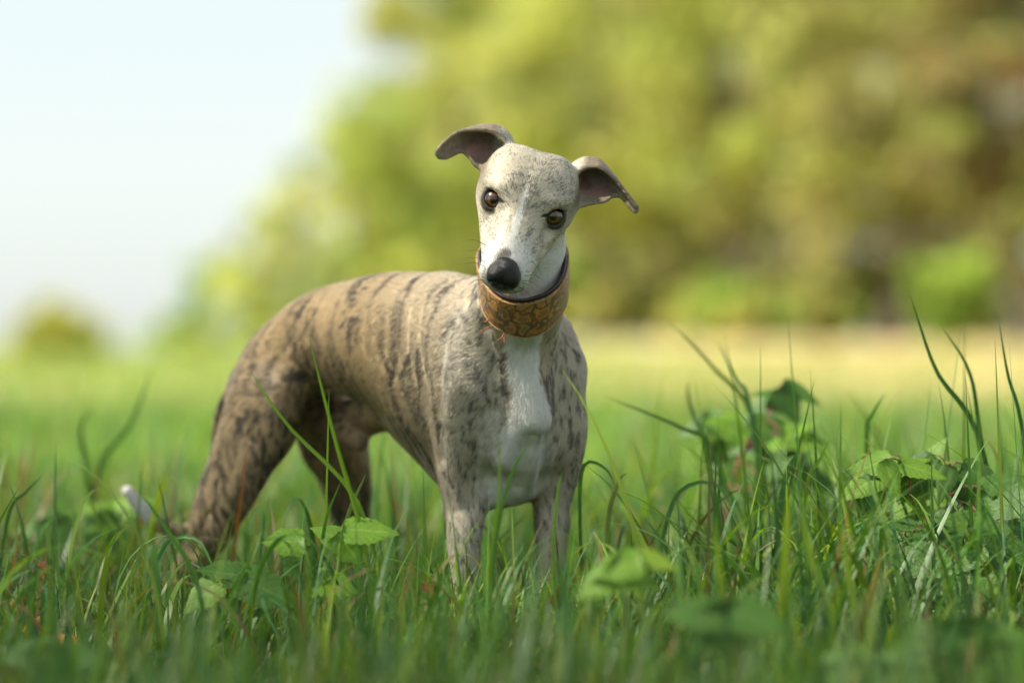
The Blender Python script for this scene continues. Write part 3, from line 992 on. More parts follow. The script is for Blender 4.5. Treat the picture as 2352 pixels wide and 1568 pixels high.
def coat(p, n, fine):
    """albedo per point; fine = per-hair random 0..1"""
    h = to_head(p)
    N = len(p)
    px = to_px(p)
    front = sstep(.35, -.05, n[:, 1])
    w_head = sstep(.175, .14, np.linalg.norm(h - np.array([0, .02, .0]), axis=1)) * sstep(-.125, -.085, h[:, 2] + .25 * h[:, 1])
    # body brindle
    s = p[:, 0] * .607 - p[:, 1] * .795
    lat = p[:, 0] * .795 + p[:, 1] * .607
    wob = fbm(p * 14, 3, 2) - .5
    q = np.stack([s * 112 + wob * 4.0 + p[:, 2] * 6, p[:, 2] * 12, lat * 11], 1)
    n1 = fbm(q, 11, 3)
    n2 = fbm(np.stack([s * 260, p[:, 2] * 120, lat * 200], 1), 23, 2)
    n3 = fbm(p * 9, 31, 2)
    hindleg = sstep(-.20, -.27, p[:, 0]) * sstep(.44, .36, p[:, 2])
    q2 = np.stack([p[:, 0] * 165 + p[:, 2] * 45, p[:, 1] * 110, p[:, 2] * 58], 1)
    nb = fbm(q2, 41, 3)
    base_n = n1 * (1 - hindleg) + nb * hindleg
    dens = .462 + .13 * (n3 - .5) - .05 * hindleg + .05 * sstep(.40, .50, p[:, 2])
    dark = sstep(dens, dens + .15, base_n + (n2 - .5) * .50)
    farleg = sstep(.30, .24, p[:, 2]) * sstep(5.46, 5.50, p[:, 1]) * sstep(-.30, -.26, p[:, 0])  # far hind leg made darker than the rest of the coat
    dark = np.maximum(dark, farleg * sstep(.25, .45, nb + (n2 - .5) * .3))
    dark *= .60 + .40 * sstep(.35, .65, fbm(p * 30, 57, 2))
    # streaky shoulder and arms
    sh = np.maximum(stroke(p, [(1060, 760, .05), (1075, 900, .06), (1070, 1000, .055), (1066, 1110, .045), (1066, 1290, .035), (1068, 1440, .03)]),
                    stroke(p, [(1305, 820, .04), (1318, 930, .045), (1305, 1050, .04), (1280, 1180, .035), (1270, 1400, .03)]))
    shw = sstep(0, .35, sh)
    q3 = np.stack([p[:, 0] * 210 + p[:, 2] * 40 + wob * 3, p[:, 1] * 130, p[:, 2] * 46], 1)
    ns = fbm(q3, 71, 3)
    dark_s = sstep(.49, .68, ns + (n2 - .5) * .55)
    dark = dark * (1 - shw) + dark_s * shw * .68
    hair = np.ptp(fine) > 0
    if hair: dark = sstep(-.26, .26, dark * 1.04 - fine) * .97        # each hair is dark or it is not
    tan = C_TAN * (0.86 + .34 * n3[:, None])
    grey = sstep(.35, .7, fbm(p * 6, 91, 2))
    tan = tan * (1 - .14 * grey[:, None]) + C_CREAM * .16 * grey[:, None]
    silver = np.clip(.75 * shw + .55 * sstep(-.22, -.05, p[:, 0]), 0, .8)[:, None]
    tan = tan * (1 - silver) + np.array([.62, .56, .46]) * (0.85 + .3 * n3[:, None]) * silver
    col = tan * (1 - dark[:, None] * .93) + C_DARK * dark[:, None] * .93
    # dark edging beside the white chest
    de = sstep(0, .8, stroke(p, [(1128, 775, .010), (1150, 860, .014), (1172, 935, .010)])) * front * sstep(.40, .55, ns + (n2 - .5) * .5)
    col = col * (1 - .85 * de[:, None]) + C_DARK * .85 * de[:, None]
    # white: fore chest, breast, inside of the arms, toes, tail tip, belly
    edge = (fbm(p * 130, 5, 2) - .5) * .55
    wc = stroke(p, [(1212, 730, .034), (1205, 800, .027), (1207, 870, .024), (1216, 935, .030), (1220, 1000, .037), (1198, 1080, .042), (1180, 1135, .042)])
    wl = stroke(p, [(1130, 960, .018), (1122, 1040, .020), (1118, 1110, .017)])
    wr = stroke(p, [(1262, 970, .020), (1258, 1040, .020), (1250, 1100, .014)])
    w = np.maximum(sstep(-.02, .22, wc + edge), .5 * sstep(-.02, .4, np.maximum(wl, wr) + edge)) * front
    w = np.maximum(w, sstep(.03, .015, p[:, 2]) * .25)
    w = np.maximum(w, sstep(-.498, -.525, p[:, 0] + (fbm(p * 60, 6, 2) - .5) * .03) * sstep(.12, .14, p[:, 2]))
    w *= (1 - .25 * (fine > .85))
    col = col * (1 - w[:, None]) + C_WHITE * w[:, None]
    # belly skin
    bl = sstep(0, .5, stroke(p, [(750, 960, .045), (805, 985, .04)])) * sstep(-.05, -.5, n[:, 2] - .25)
    col = col * (1 - .8 * bl[:, None]) + np.array([.40, .25, .17]) * .8 * bl[:, None]
    # ---- head
    fcol = C_CREAM * (0.90 + .22 * fbm(h * 40, 8, 2)[:, None])
    blaze = sstep(.35, .9, 1 - np.abs(h[:, 0] + .002) / (.0085 + .10 * np.clip(h[:, 1] - .02, 0, 1)) + (fbm(h * 160, 9, 2) - .5) * .7) * sstep(-.005, .02, h[:, 1]) * sstep(-.055, -.03, h[:, 2])
    muz = sstep(.05, .085, h[:, 1]) * .75
    under = sstep(-.045, -.065, h[:, 2] + .12 * h[:, 1] * 0)
    wf = np.clip(np.maximum(np.maximum(blaze, muz), under), 0, 1)
    fcol = fcol * (1 - wf[:, None]) + C_WHITE * .97 * wf[:, None]
    sp = fbm(np.stack([h[:, 0] * 720, h[:, 1] * 380, h[:, 2] * 560], 1), 13, 2)
    patch = fbm(h * 55, 14, 2)
    pd = .26 + .46 * sstep(.36, .70, patch)
    pd = pd * (1 - .80 * blaze) * (1 - .55 * muz) * (1 - .92 * under)
    lines = [[(1302, 462, .006), (1294, 422, .006), (1282, 390, .005), (1262, 378, .004)],
             [(1112, 420, .005), (1124, 397, .005), (1140, 383, .004)],
             [(1165, 406, .010), (1190, 402, .010), (1216, 410, .010)],
             [(1175, 415, .007), (1188, 430, .008)], [(1222, 425, .006), (1216, 455, .007), (1207, 490, .005)],
             [(1150, 430, .008), (1160, 445, .008)], [(1228, 470, .010), (1252, 475, .008), (1280, 470, .006)],
             [(1110, 492, .009), (1122, 520, .010), (1128, 545, .008)], [(1250, 540, .010), (1236, 560, .010), (1226, 580, .010)],
             [(1225, 520, .008), (1210, 545, .007)], [(1143, 480, .007), (1152, 500, .006)]]
    for k, L in enumerate(lines):
        pd = np.maximum(pd, .78 * sstep(0, .7, stroke(p, L)))
    fine2 = (fine * 7.31) % 1.0
    spk = sstep(.48, .64, sp + (pd - .5) * .40)
    pk = np.clip((.05 + .95 * spk) * (.16 + .70 * pd), 0, .9)
    dk = sstep(-.22, .22, pk - fine2) * .86 if hair else pk * .75
    fcol = fcol * (1 - dk[:, None]) + np.array([.085, .078, .076]) * dk[:, None]
    # dark saddle above the nose
    sad = sstep(.0, .55, stroke(p, [(1163, 576, .0075), (1160, 590, .011), (1158, 602, .015)]) + (fine - .5) * .7)
    fcol = fcol * (1 - .85 * sad[:, None]) + np.array([.10, .075, .065]) * .85 * sad[:, None]
    ns_ = (((h - np.array(NOSE_C)) / np.array([.0212, .016, .0195])) ** 2).sum(1)
    nd = sstep(1.12, .98, ns_)
    fcol = fcol * (1 - .95 * nd[:, None]) + np.array([.015, .013, .013]) * .95 * nd[:, None]
    # eye rims
    for s_ in (-1, 1):
        de_ = np.linalg.norm(p - EYES[s_], axis=1)
        rim = np.maximum(sstep(EYE_R + .0050, EYE_R + .0032, de_), sstep(.1, .6, stroke(p, [(1151, 466, .0030), (1144, 462, .005)] if s_ < 0 else [(1249, 499, .0030), (1256, 499, .005)])))
        fcol = fcol * (1 - .95 * rim[:, None]) + np.array([.009, .007, .007]) * .95 * rim[:, None]
        soft = sstep(EYE_R + .0125, EYE_R + .006, de_) * .30
        fcol = fcol * (1 - soft[:, None]) + np.array([.16, .13, .10]) * soft[:, None]
    # mouth line
    ml = sstep(.004, .0015, np.abs(h[:, 2] + .0475 + .00 * h[:, 1])) * sstep(.07, .09, h[:, 1]) * .8
    fcol = fcol * (1 - ml[:, None]) + np.array([.03, .025, .025]) * ml[:, None]
    # ears: brown-grey outside, flesh inside
    ear_w = np.maximum(sstep(.052, .064, np.abs(h[:, 0])) * sstep(-.02, .005, h[:, 2]), 0)
    ecol = np.array([.27, .215, .150]) * (0.55 + .9 * fbm(h * 260, 15, 2)[:, None])
    fcol = fcol * (1 - ear_w[:, None]) + ecol * ear_w[:, None]
    infront = sstep(.25, -.1, n[:, 1])
    fl = np.maximum(stroke(p, [(1088, 345, .012), (1112, 345, .020), (1140, 340, .016)]), stroke(p, [(1390, 440, .010), (1365, 435, .020), (1340, 425, .018)]))
    fl = sstep(0, .5, fl + (fine - .5) * .4) * infront * ear_w
    fcol = fcol * (1 - .85 * fl[:, None]) + np.array([.48, .27, .23]) * .85 * fl[:, None]
    dp = np.maximum(stroke(p, [(1150, 330, .012), (1165, 345, .014)]), stroke(p, [(1335, 405, .014), (1345, 420, .014)]))
    dp = sstep(0, .6, dp) * infront * ear_w
    fcol = fcol * (1 - .8 * dp[:, None]) + np.array([.15, .040, .038]) * .8 * dp[:, None]
    w_head = np.maximum(w_head, sstep(.52, .54, p[:, 2]) * sstep(.045, .055, np.abs(h[:, 0])))
    # white throat above the collar, tan towards the nape
    thr = sstep(.50, .56, p[:, 2]) * (1 - w_head)
    tw = sstep(.4, -.1, n[:, 1] - .2 * n[:, 0]) * sstep(.80, .35, n[:, 0]) * thr * .8
    col = col * (1 - tw[:, None]) + C_WHITE * .95 * tw[:, None]
    col = col * (1 - w_head[:, None]) + fcol * w_head[:, None]
    return np.clip(col, .005, .85), w_head, ear_w, fl, dp


# ------------------------------------------------------------------ the dog's meshes
dog = empty('whippet_dog', tuple(P(1180, 784, 5.15)[:2]) + (0.0,))
set_props(dog, 'slender brindle whippet with white chest standing in the grass, head tilted', 'dog')

body_mat, nt, bs = new_mat('dog_skin')
at = nt.nodes.new('ShaderNodeAttribute'); at.attribute_name = 'coat'
nt.links.new(at.outputs['Color'], bs.inputs['Base Color'])
bs.inputs['Roughness'].default_value = .7
bs.inputs['Specular IOR Level'].default_value = .10
body = mesh_from('body', DV, DF, body_mat, dog)
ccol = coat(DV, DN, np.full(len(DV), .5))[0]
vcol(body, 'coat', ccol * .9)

# ---- short coat as real hairs
def make_fur(n_hair):
    tri = np.concatenate([DF[:, [0, 1, 2]], DF[:, [0, 2, 3]]])
    a, b, c = DV[tri[:, 0]], DV[tri[:, 1]], DV[tri[:, 2]]
    area = np.linalg.norm(np.cross(b - a, c - a), axis=1) / 2
    ctr = (a + b + c) / 3
    hc = to_head(ctr)
    w = area * (1 + 1.6 * sstep(.17, .13, np.linalg.norm(hc - np.array([0, .02, 0]), axis=1)))
    w *= 0.35 + 0.65 * (ctr[:, 2] > .10)
    w *= 0.5 + 0.5 * (DN[tri[:, 0], 1] < .35)
    k = rng.choice(len(tri), n_hair, p=w / w.sum())
    u, v = rng.random(n_hair), rng.random(n_hair)
    f = u + v > 1
    u[f], v[f] = 1 - u[f], 1 - v[f]
    bc = np.stack([1 - u - v, u, v], 1)
    pos = (DV[tri[k]] * bc[:, :, None]).sum(1)
    nr = (DN[tri[k]] * bc[:, :, None]).sum(1)
    nr /= np.linalg.norm(nr, axis=1, keepdims=True)
    fine = rng.random(n_hair)
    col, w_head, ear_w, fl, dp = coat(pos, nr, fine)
    h = to_head(pos)
    keep = np.ones(n_hair, bool)
    for s in (-1, 1):
        keep &= np.linalg.norm(pos - EYES[s], axis=1) > EYE_R + .0032
    nq = (h - np.array(NOSE_C)) / np.array([.0215, .014, .0195])
    keep &= (nq ** 2).sum(1) > 1.0
    keep &= (dp < .4) & ((fl < .5) | (fine > .6))
    ax = (pos - COLLAR_B) @ COLLAR_AX
    under = (ax > -.004) & (ax < np.linalg.norm(COLLAR_T - COLLAR_B) + .004) & (np.linalg.norm(pos - COLLAR_B - ax[:, None] * COLLAR_AX, axis=1) < .1)
    keep &= ~under
    pos, nr, col, w_head, ear_w, fine, h = [q[keep] for q in (pos, nr, col, w_head, ear_w, fine, h)]
    m = len(pos)
    # flow of the coat
    back = np.array([-.607, .795, -.55]); down = np.array([0, 0, -1.0])
    wl = np.maximum(sstep(.34, .22, pos[:, 2]), sstep(-.02, .03, pos[:, 0]))[:, None]
    flow = back * (1 - wl) + down * wl
    side = np.tanh(h[:, 0] / .014)[:, None]
    hf = -HY * 1.0 + HX * side * .45 - HZ * .1
    flow = flow * (1 - w_head[:, None]) + hf * w_head[:, None]
    flow = flow + (rng.random((m, 3)) - .5) * .24
    tg = flow - nr * (flow * nr).sum(1)[:, None]
    tg /= np.linalg.norm(tg, axis=1, keepdims=True) + 1e-9
    L = (.0078 * (1 - w_head) + .0038 * w_head) * (1 - .35 * ear_w) * (.7 + .6 * rng.random(m))
    L *= 1 - .35 * sstep(.14, .06, pos[:, 2])
    lift = (.06 + .12 * rng.random(m))
    p0 = pos - nr * .0004
    p1 = pos + tg * (L * .5)[:, None] + nr * (L * .5 * lift)[:, None]
    p2 = pos + tg * L[:, None] + nr * (L * .72 * lift)[:, None]
    pts = np.stack([p0, p1, p2], 1).reshape(-1, 3).astype(np.float32)
    cv = bpy.data.hair_curves.new('fur')
    cv.add_curves([3] * m)
    cv.attributes['position'].data.foreach_set('vector', pts.ravel())
    if 'radius' not in cv.attributes: cv.attributes.new('radius', 'FLOAT', 'POINT')
    rad = (np.array([.00018, .00016, .00004])[None] * (1 + .10 * w_head[:, None])).astype(np.float32).ravel()
    cv.attributes['radius'].data.foreach_set('value', rad)
    col = np.clip(col * (.78 + .44 * rng.random(m))[:, None], .006, .88)
    ca = cv.attributes.new('coat', 'FLOAT_COLOR', 'CURVE')
    ca.data.foreach_set('color', np.concatenate([col, np.ones((m, 1))], 1).astype(np.float32).ravel())
    na = cv.attributes.new('lie', 'FLOAT_VECTOR', 'CURVE')
    nn = nr + (rng.random((m, 3)) - .5) * .16
    nn /= np.linalg.norm(nn, axis=1, keepdims=True)
    na.data.foreach_set('vector', nn.astype(np.float32).ravel())
    mat, nt, bs = new_mat('dog_fur')
    at = nt.nodes.new('ShaderNodeAttribute'); at.attribute_name = 'coat'
    an = nt.nodes.new('ShaderNodeAttribute'); an.attribute_name = 'lie'
    nt.links.new(at.outputs['Color'], bs.inputs['Base Color'])
    nt.links.new(an.outputs['Vector'], bs.inputs['Normal'])
    bs.inputs['Roughness'].default_value = .44
    bs.inputs['Specular IOR Level'].default_value = .30
    bs.inputs['Sheen Weight'].default_value = .06
    bs.inputs['Sheen Roughness'].default_value = .4
    cv.materials.append(mat)
    o = bpy.data.objects.new('fur', cv)
    COL.objects.link(o)
    o.parent = body
    o.matrix_parent_inverse = (Matrix.Translation(Vector(dog.location)) @ body.matrix_parent_inverse).inverted()
    return o


fur = make_fur(N_HAIR)

# ---- nose leather
def nose_sdf(p, ctr=None, rad=0.0):
    h = to_head(np.asarray(p, float)) - np.array(NOSE_C)
    x, y, z = np.abs(h[:, 0]), h[:, 1], h[:, 2]
    def el(cx, cy, cz, rx, ry, rz):
        q = np.stack([(x - cx) / rx, (y - cy) / ry, (z - cz) / rz], 1)
        k0 = np.linalg.norm(q, axis=1) + 1e-6
        k1 = np.linalg.norm(q / np.array([rx, ry, rz]), axis=1) + 1e-6
        return k0 * (k0 - 1) / k1
    d = el(0, -.002, .001, .0195, .0130, .0160)
    d = smin(d, el(.0095, .002, -.003, .0112, .0110, .0125), .005)
    d = smin(d, el(0, -.008, .008, .0150, .0120, .0105), .006)
    d = smax(d, -el(.0085, .0135, -.0060, .0042, .0040, .0030), .002)
    d = smax(d, -el(.0150, .0100, -.0075, .0050, .0026, .0014), .002)
    d = smax(d, -el(0, .0150, -.006, .0008, .0030, .0085), .0015)
    return d.astype(f32)


nc = H(*NOSE_C)
NV, NF = surface_nets(nose_sdf, nc - .032, nc + .032, .0010)
NV = lap(NV, NF, np.ones(len(NV)), 3)
nose_mat, nt, bs = new_mat('nose_leather')
bs.inputs['Base Color'].default_value = (.004, .004, .0045, 1)
bs.inputs['Roughness'].default_value = .34
bs.inputs['Specular IOR Level'].default_value = .45
vo = nt.nodes.new('ShaderNodeTexVoronoi'); vo.inputs['Scale'].default_value = 900
tc = nt.nodes.new('ShaderNodeTexCoord'); nt.links.new(tc.outputs['Object'], vo.inputs['Vector'])
bp = nt.nodes.new('ShaderNodeBump'); bp.inputs['Strength'].default_value = .6; bp.inputs['Distance'].default_value = .0010
nt.links.new(vo.outputs['Distance'], bp.inputs['Height']); nt.links.new(bp.outputs['Normal'], bs.inputs['Normal'])
nn = vert_normals(NV, NF)
if ((NV - nc) * nn).sum() < 0: NF = NF[:, ::-1].copy()
nose = mesh_from('nose', NV, NF, nose_mat, dog)
nose['label'] = 'glossy black nose'

# ---- eyes: amber iris, black pupil, wet surface
eye_mat, nt, bs = new_mat('eye')
tc = nt.nodes.new('ShaderNodeTexCoord')
sx = nt.nodes.new('ShaderNodeSeparateXYZ'); nt.links.new(tc.outputs['Object'], sx.inputs[0])
cb = nt.nodes.new('ShaderNodeCombineXYZ'); nt.links.new(sx.outputs['X'], cb.inputs['X']); nt.links.new(sx.outputs['Y'], cb.inputs['Y'])
ln = nt.nodes.new('ShaderNodeVectorMath'); ln.operation = 'LENGTH'; nt.links.new(cb.outputs[0], ln.inputs[0])
nz = nt.nodes.new('ShaderNodeTexNoise'); nz.inputs['Scale'].default_value = 700; nt.links.new(cb.outputs[0], nz.inputs['Vector'])
ad = nt.nodes.new('ShaderNodeMath'); ad.operation = 'MULTIPLY_ADD'
nt.links.new(nz.outputs['Fac'], ad.inputs[0]); ad.inputs[1].default_value = .0016; nt.links.new(ln.outputs['Value'], ad.inputs[2])
dv = nt.nodes.new('ShaderNodeMath'); dv.operation = 'DIVIDE'; nt.links.new(ad.outputs[0], dv.inputs[0]); dv.inputs[1].default_value = .0125
cr = nt.nodes.new('ShaderNodeValToRGB'); nt.links.new(dv.outputs[0], cr.inputs['Fac'])
e = cr.color_ramp.elements
e[0].position = .40; e[0].color = (.002, .002, .002, 1)
e[1].position = .48; e[1].color = (.075, .024, .006, 1)
for pos, c in ((.60, (.155, .054, .010, 1)), (.72, (.10, .032, .006, 1)), (.80, (.010, .005, .004, 1)), (.92, (.010, .006, .005, 1))):
    x = e.new(pos); x.color = c
nt.links.new(cr.outputs['Color'], bs.inputs['Base Color'])
bs.inputs['Roughness'].default_value = .25
bs.inputs['Coat Weight'].default_value = 1.0
bs.inputs['Coat Roughness'].default_value = .02
eye_gaze = np.array([0, -1, 0.0]) - .08 * np.array([0, 0, 1])


def uv_sphere(r, nu=40, nv=24):
    v = [(0, 0, r)]
    for i in range(1, nv):
        t = math.pi * i / nv
        for j in range(nu):
            a = 2 * math.pi * j / nu
            v.append((r * math.sin(t) * math.cos(a), r * math.sin(t) * math.sin(a), r * math.cos(t)))
    v.append((0, 0, -r))
    f = [(0, 1 + j, 1 + (j + 1) % nu) for j in range(nu)]
    for i in range(nv - 2):
        for j in range(nu):
            a, b = 1 + i * nu + j, 1 + i * nu + (j + 1) % nu
            f.append((a, a + nu, b + nu, b))
    k = len(v) - 1
    f += [(k, 1 + (nv - 2) * nu + (j + 1) % nu, 1 + (nv - 2) * nu + j) for j in range(nu)]
    return v, f


for s in (-1, 1):
    v, f = uv_sphere(EYE_R)
    o = mesh_from('eye', v, f, eye_mat)
    gd = np.array([s * .05, -1.0, -.10])
    rot = Vector(gd).to_track_quat('Z', 'Y').to_matrix().to_4x4()
    o.parent = dog
    o.matrix_parent_inverse = Matrix.Translation(-Vector(dog.location))
    o.matrix_basis = Matrix.Translation(Vector(EYES[s])) @ rot
    o['label'] = 'dark rimmed amber eye'


# ---- whiskers
def tube(pts, rad, sides=5):
    pts = np.asarray(pts, float); n = len(pts)
    rad = np.broadcast_to(np.asarray(rad, float), (n,))
    T = np.gradient(pts, axis=0); T /= np.linalg.norm(T, axis=1, keepdims=True) + 1e-12
    ref = np.array([0.3, 0.2, 1.0]) if abs(T[0][2]) < .9 else np.array([1.0, 0.2, 0])
    v = []
    for i in range(n):
        U = np.cross(T[i], ref); U /= np.linalg.norm(U) + 1e-12
        W = np.cross(T[i], U)
        for k in range(sides):
            a = 2 * math.pi * k / sides
            v.append(pts[i] + rad[i] * (math.cos(a) * U + math.sin(a) * W))
    f = []
    for i in range(n - 1):
        for k in range(sides):
            a, b = i * sides + k, i * sides + (k + 1) % sides
            f.append((a, b, b + sides, a + sides))
    return v, f


wk_dark, nt, bs = new_mat('whisker_dark'); bs.inputs['Base Color'].default_value = (.02, .018, .016, 1)
wk_pale, nt, bs = new_mat('whisker_pale'); bs.inputs['Base Color'].default_value = (.75, .72, .65, 1)
wlist = [((1110, 560), (1068, 552), 0), ((1108, 578), (1072, 578), 0), ((1108, 600), (1070, 594), 0), ((1106, 612), (1066, 605), 0),
         ((1104, 630), (1072, 642), 0), ((1104, 642), (1074, 655), 0), ((1108, 655), (1085, 676), 1), ((1112, 660), (1092, 690), 1), ((1118, 668), (1100, 700), 1),
         ((1124, 672), (1108, 712), 1), ((1130, 676), (1118, 706), 1), ((1140, 680), (1134, 704), 1), ((1156, 682), (1153, 720), 1),
         ((1160, 682), (1152, 730), 1), ((1172, 678), (1176, 700), 0), ((1180, 674), (1190, 696), 0), ((1196, 664), (1222, 686), 0),
         ((1202, 655), (1232, 672), 0), ((1206, 648), (1236, 658), 0), ((1210, 636), (1248, 642), 0), ((1214, 625), (1240, 640), 0), ((1226, 600), (1244, 632), 0)]
for (a, b, pale) in wlist:
    p0 = surf(*a)
    d1 = p0[1] - .012
    p2 = P(b[0], b[1], d1)
    mid = (p0 + p2) / 2 + np.array([0, -.004, .003])
    v, f = tube(catmull([p0, mid, p2], 8), np.linspace(.00038, .00010, 8), 4)
    mesh_from('whisker', v, f, wk_pale if pale else wk_dark, dog)
# ================================================================== the collar
collar = empty('dog_collar', tuple(COLLAR_B))
set_props(collar, 'wide ochre and brown brocade collar with dark leather lining around the dog\'s neck', 'collar')
cx = LAT_H - COLLAR_AX * np.dot(LAT_H, COLLAR_AX); cx /= np.linalg.norm(cx)
cy = np.cross(COLLAR_AX, cx)                       # sign fixed below so that cy points to the photographer
if cy[1] > 0: cy = -cy
CW = np.linalg.norm(COLLAR_T - COLLAR_B)


def collar_pt(th, t, off):
    """th 0..2pi round the neck (pi/2 = towards the photographer), t 0 bottom .. 1 top, off = metres outwards"""
    c = COLLAR_B + (COLLAR_T - COLLAR_B) * t
    a = .0528 + .0025 * t + off
    b_front, b_back = .0740 + off, .060 + off
    b = np.where(np.sin(th) > 0, b_front, b_back)
    bulge = .0022 * (1 - (2 * t - 1) ** 2)
    wob = .0009 * np.sin(th * 5 + 1.0 + 3 * t)
    return c + np.outer(np.cos(th) * (a + bulge + wob), cx) + np.outer(np.sin(th) * (b + bulge + wob), cy)


def band(t0, t1, o_in, o_out, nu=120, nv=10):
    th = np.linspace(0, 2 * np.pi, nu, endpoint=False)
    prof = [(t0 + (t1 - t0) * k / nv, o_out) for k in range(nv + 1)] + [(t1 - (t1 - t0) * k / 3, o_in) for k in range(4)]
    v = np.concatenate([collar_pt(th, t, o) for t, o in prof])
    m = len(prof)
    f, uv = [], []
    for j in range(m):
        for i in range(nu):
            i2, j2 = (i + 1) % nu, (j + 1) % m
            f.append((j * nu + i, j * nu + i2, j2 * nu + i2, j2 * nu + i))
    uv = np.array([(t * CW, a / (2 * np.pi) * .41, 0) for t, o in prof for a in th])
    return v, f, uv


cm, nt, bs = new_mat('collar_brocade')
at = nt.nodes.new('ShaderNodeAttribute'); at.attribute_name = 'weave'
n0 = nt.nodes.new('ShaderNodeTexNoise'); n0.inputs['Scale'].default_value = 60; n0.inputs['Detail'].default_value = 3
nt.links.new(at.outputs['Vector'], n0.inputs['Vector'])
mxv = nt.nodes.new('ShaderNodeVectorMath'); mxv.operation = 'MULTIPLY_ADD'
nt.links.new(n0.outputs['Color'], mxv.inputs[0]); mxv.inputs[1].default_value = (.034, .034, .034); nt.links.new(at.outputs['Vector'], mxv.inputs[2])
vo = nt.nodes.new('ShaderNodeTexVoronoi'); vo.feature = 'DISTANCE_TO_EDGE'; vo.inputs['Scale'].default_value = 48
nt.links.new(mxv.outputs[0], vo.inputs['Vector'])
vc = nt.nodes.new('ShaderNodeTexVoronoi'); vc.inputs['Scale'].default_value = 48
nt.links.new(mxv.outputs[0], vc.inputs['Vector'])
r1 = nt.nodes.new('ShaderNodeValToRGB'); nt.links.new(vo.outputs['Distance'], r1.inputs['Fac'])
e = r1.color_ramp.elements
e[0].position = .0; e[0].color = (.075, .034, .020, 1); e[1].position = .09; e[1].color = (.095, .045, .024, 1)
for p_, c in ((.14, (.62, .28, .032, 1)), (.24, (.48, .22, .030, 1)), (.30, (.24, .105, .060, 1)), (.6, (.30, .15, .09, 1))):
    x = e.new(p_); x.color = c
n1 = nt.nodes.new('ShaderNodeTexNoise'); n1.inputs['Scale'].default_value = 38; n1.inputs['Detail'].default_value = 2
nt.links.new(at.outputs['Vector'], n1.inputs['Vector'])
r2 = nt.nodes.new('ShaderNodeValToRGB'); nt.links.new(n1.outputs['Fac'], r2.inputs['Fac'])
e = r2.color_ramp.elements
e[0].position = .38; e[0].color = (.19, .15, .018, 1); e[1].position = .50; e[1].color = (.30, .15, .055, 1)
x = e.new(.60); x.color = (.50, .24, .024, 1); x = e.new(.70); x.color = (.60, .20, .02, 1)
mx = nt.nodes.new('ShaderNodeMix'); mx.data_type = 'RGBA'; mx.inputs['Factor'].default_value = .34
nt.links.new(r1.outputs['Color'], mx.inputs['A']); nt.links.new(r2.outputs['Color'], mx.inputs['B'])
wv = nt.nodes.new('ShaderNodeTexWave'); wv.inputs['Scale'].default_value = 420; wv.inputs['Distortion'].default_value = 1.2; wv.bands_direction = 'X'
nt.links.new(at.outputs['Vector'], wv.inputs['Vector'])
bp = nt.nodes.new('ShaderNodeBump'); bp.inputs['Strength'].default_value = .5; bp.inputs['Distance'].default_value = .0006
nt.links.new(wv.outputs['Fac'], bp.inputs['Height']); nt.links.new(bp.outputs['Normal'], bs.inputs['Normal'])
nt.links.new(mx.outputs['Result'], bs.inputs['Base Color'])
bs.inputs['Roughness'].default_value = .45
bs.inputs['Sheen Weight'].default_value = .05

lm, nt, bs = new_mat('collar_leather')
bs.inputs['Base Color'].default_value = (.020, .012, .016, 1); bs.inputs['Roughness'].default_value = .38
tm, nt, bs = new_mat('collar_thread'); bs.inputs['Base Color'].default_value = (.42, .27, .13, 1); bs.inputs['Roughness'].default_value = .8
to, nt, bs = new_mat('collar_thread_orange'); bs.inputs['Base Color'].default_value = (.55, .13, .03, 1); bs.inputs['Roughness'].default_value = .8

v, f, uv = band(0, 1, .0005, .0032)
ob = mesh_from('band', v, f, cm, collar)
a = ob.data.attributes.new('weave', 'FLOAT_VECTOR', 'POINT'); a.data.foreach_set('vector', uv.astype(np.float32).ravel())
v, f, uv = band(.02, 1.035, -.0022, .0002)
mesh_from('lining', v, f, lm, collar)
th = np.linspace(0, 2 * np.pi, 121)


def ring(t, off, r, name, mat):
    c = collar_pt(th, t, off)
    vv, ff = tube(c, r, 8)
    return mesh_from(name, vv, ff, mat, collar)


ring(1.045, -.0006, .0026, 'rolled_edge', lm)
ring(.985, .0036, .0006, 'braid', tm)
ring(.015, .0036, .0006, 'braid', tm)
rt = np.random.default_rng(3)
for k in range(8):
    t_, a_ = (rt.choice([0.0, 1.0]), rt.uniform(-.35, .6)) if k < 4 else (0.02, rt.uniform(1.9, 2.6))
    p0 = collar_pt(np.array([a_]), t_, .0035)[0]
    out = (p0 - (COLLAR_B + COLLAR_T) / 2); out /= np.linalg.norm(out)
    d = out * rt.uniform(.006, .014) + rt.normal(0, .004, 3)
    pts = catmull([p0, p0 + d * .5 + rt.normal(0, .0015, 3), p0 + d], 7)
    vv, ff = tube(pts, .0003 if k < 4 else .0006, 4)
    mesh_from('loose_thread', vv, ff, tm if k < 4 else to, collar)
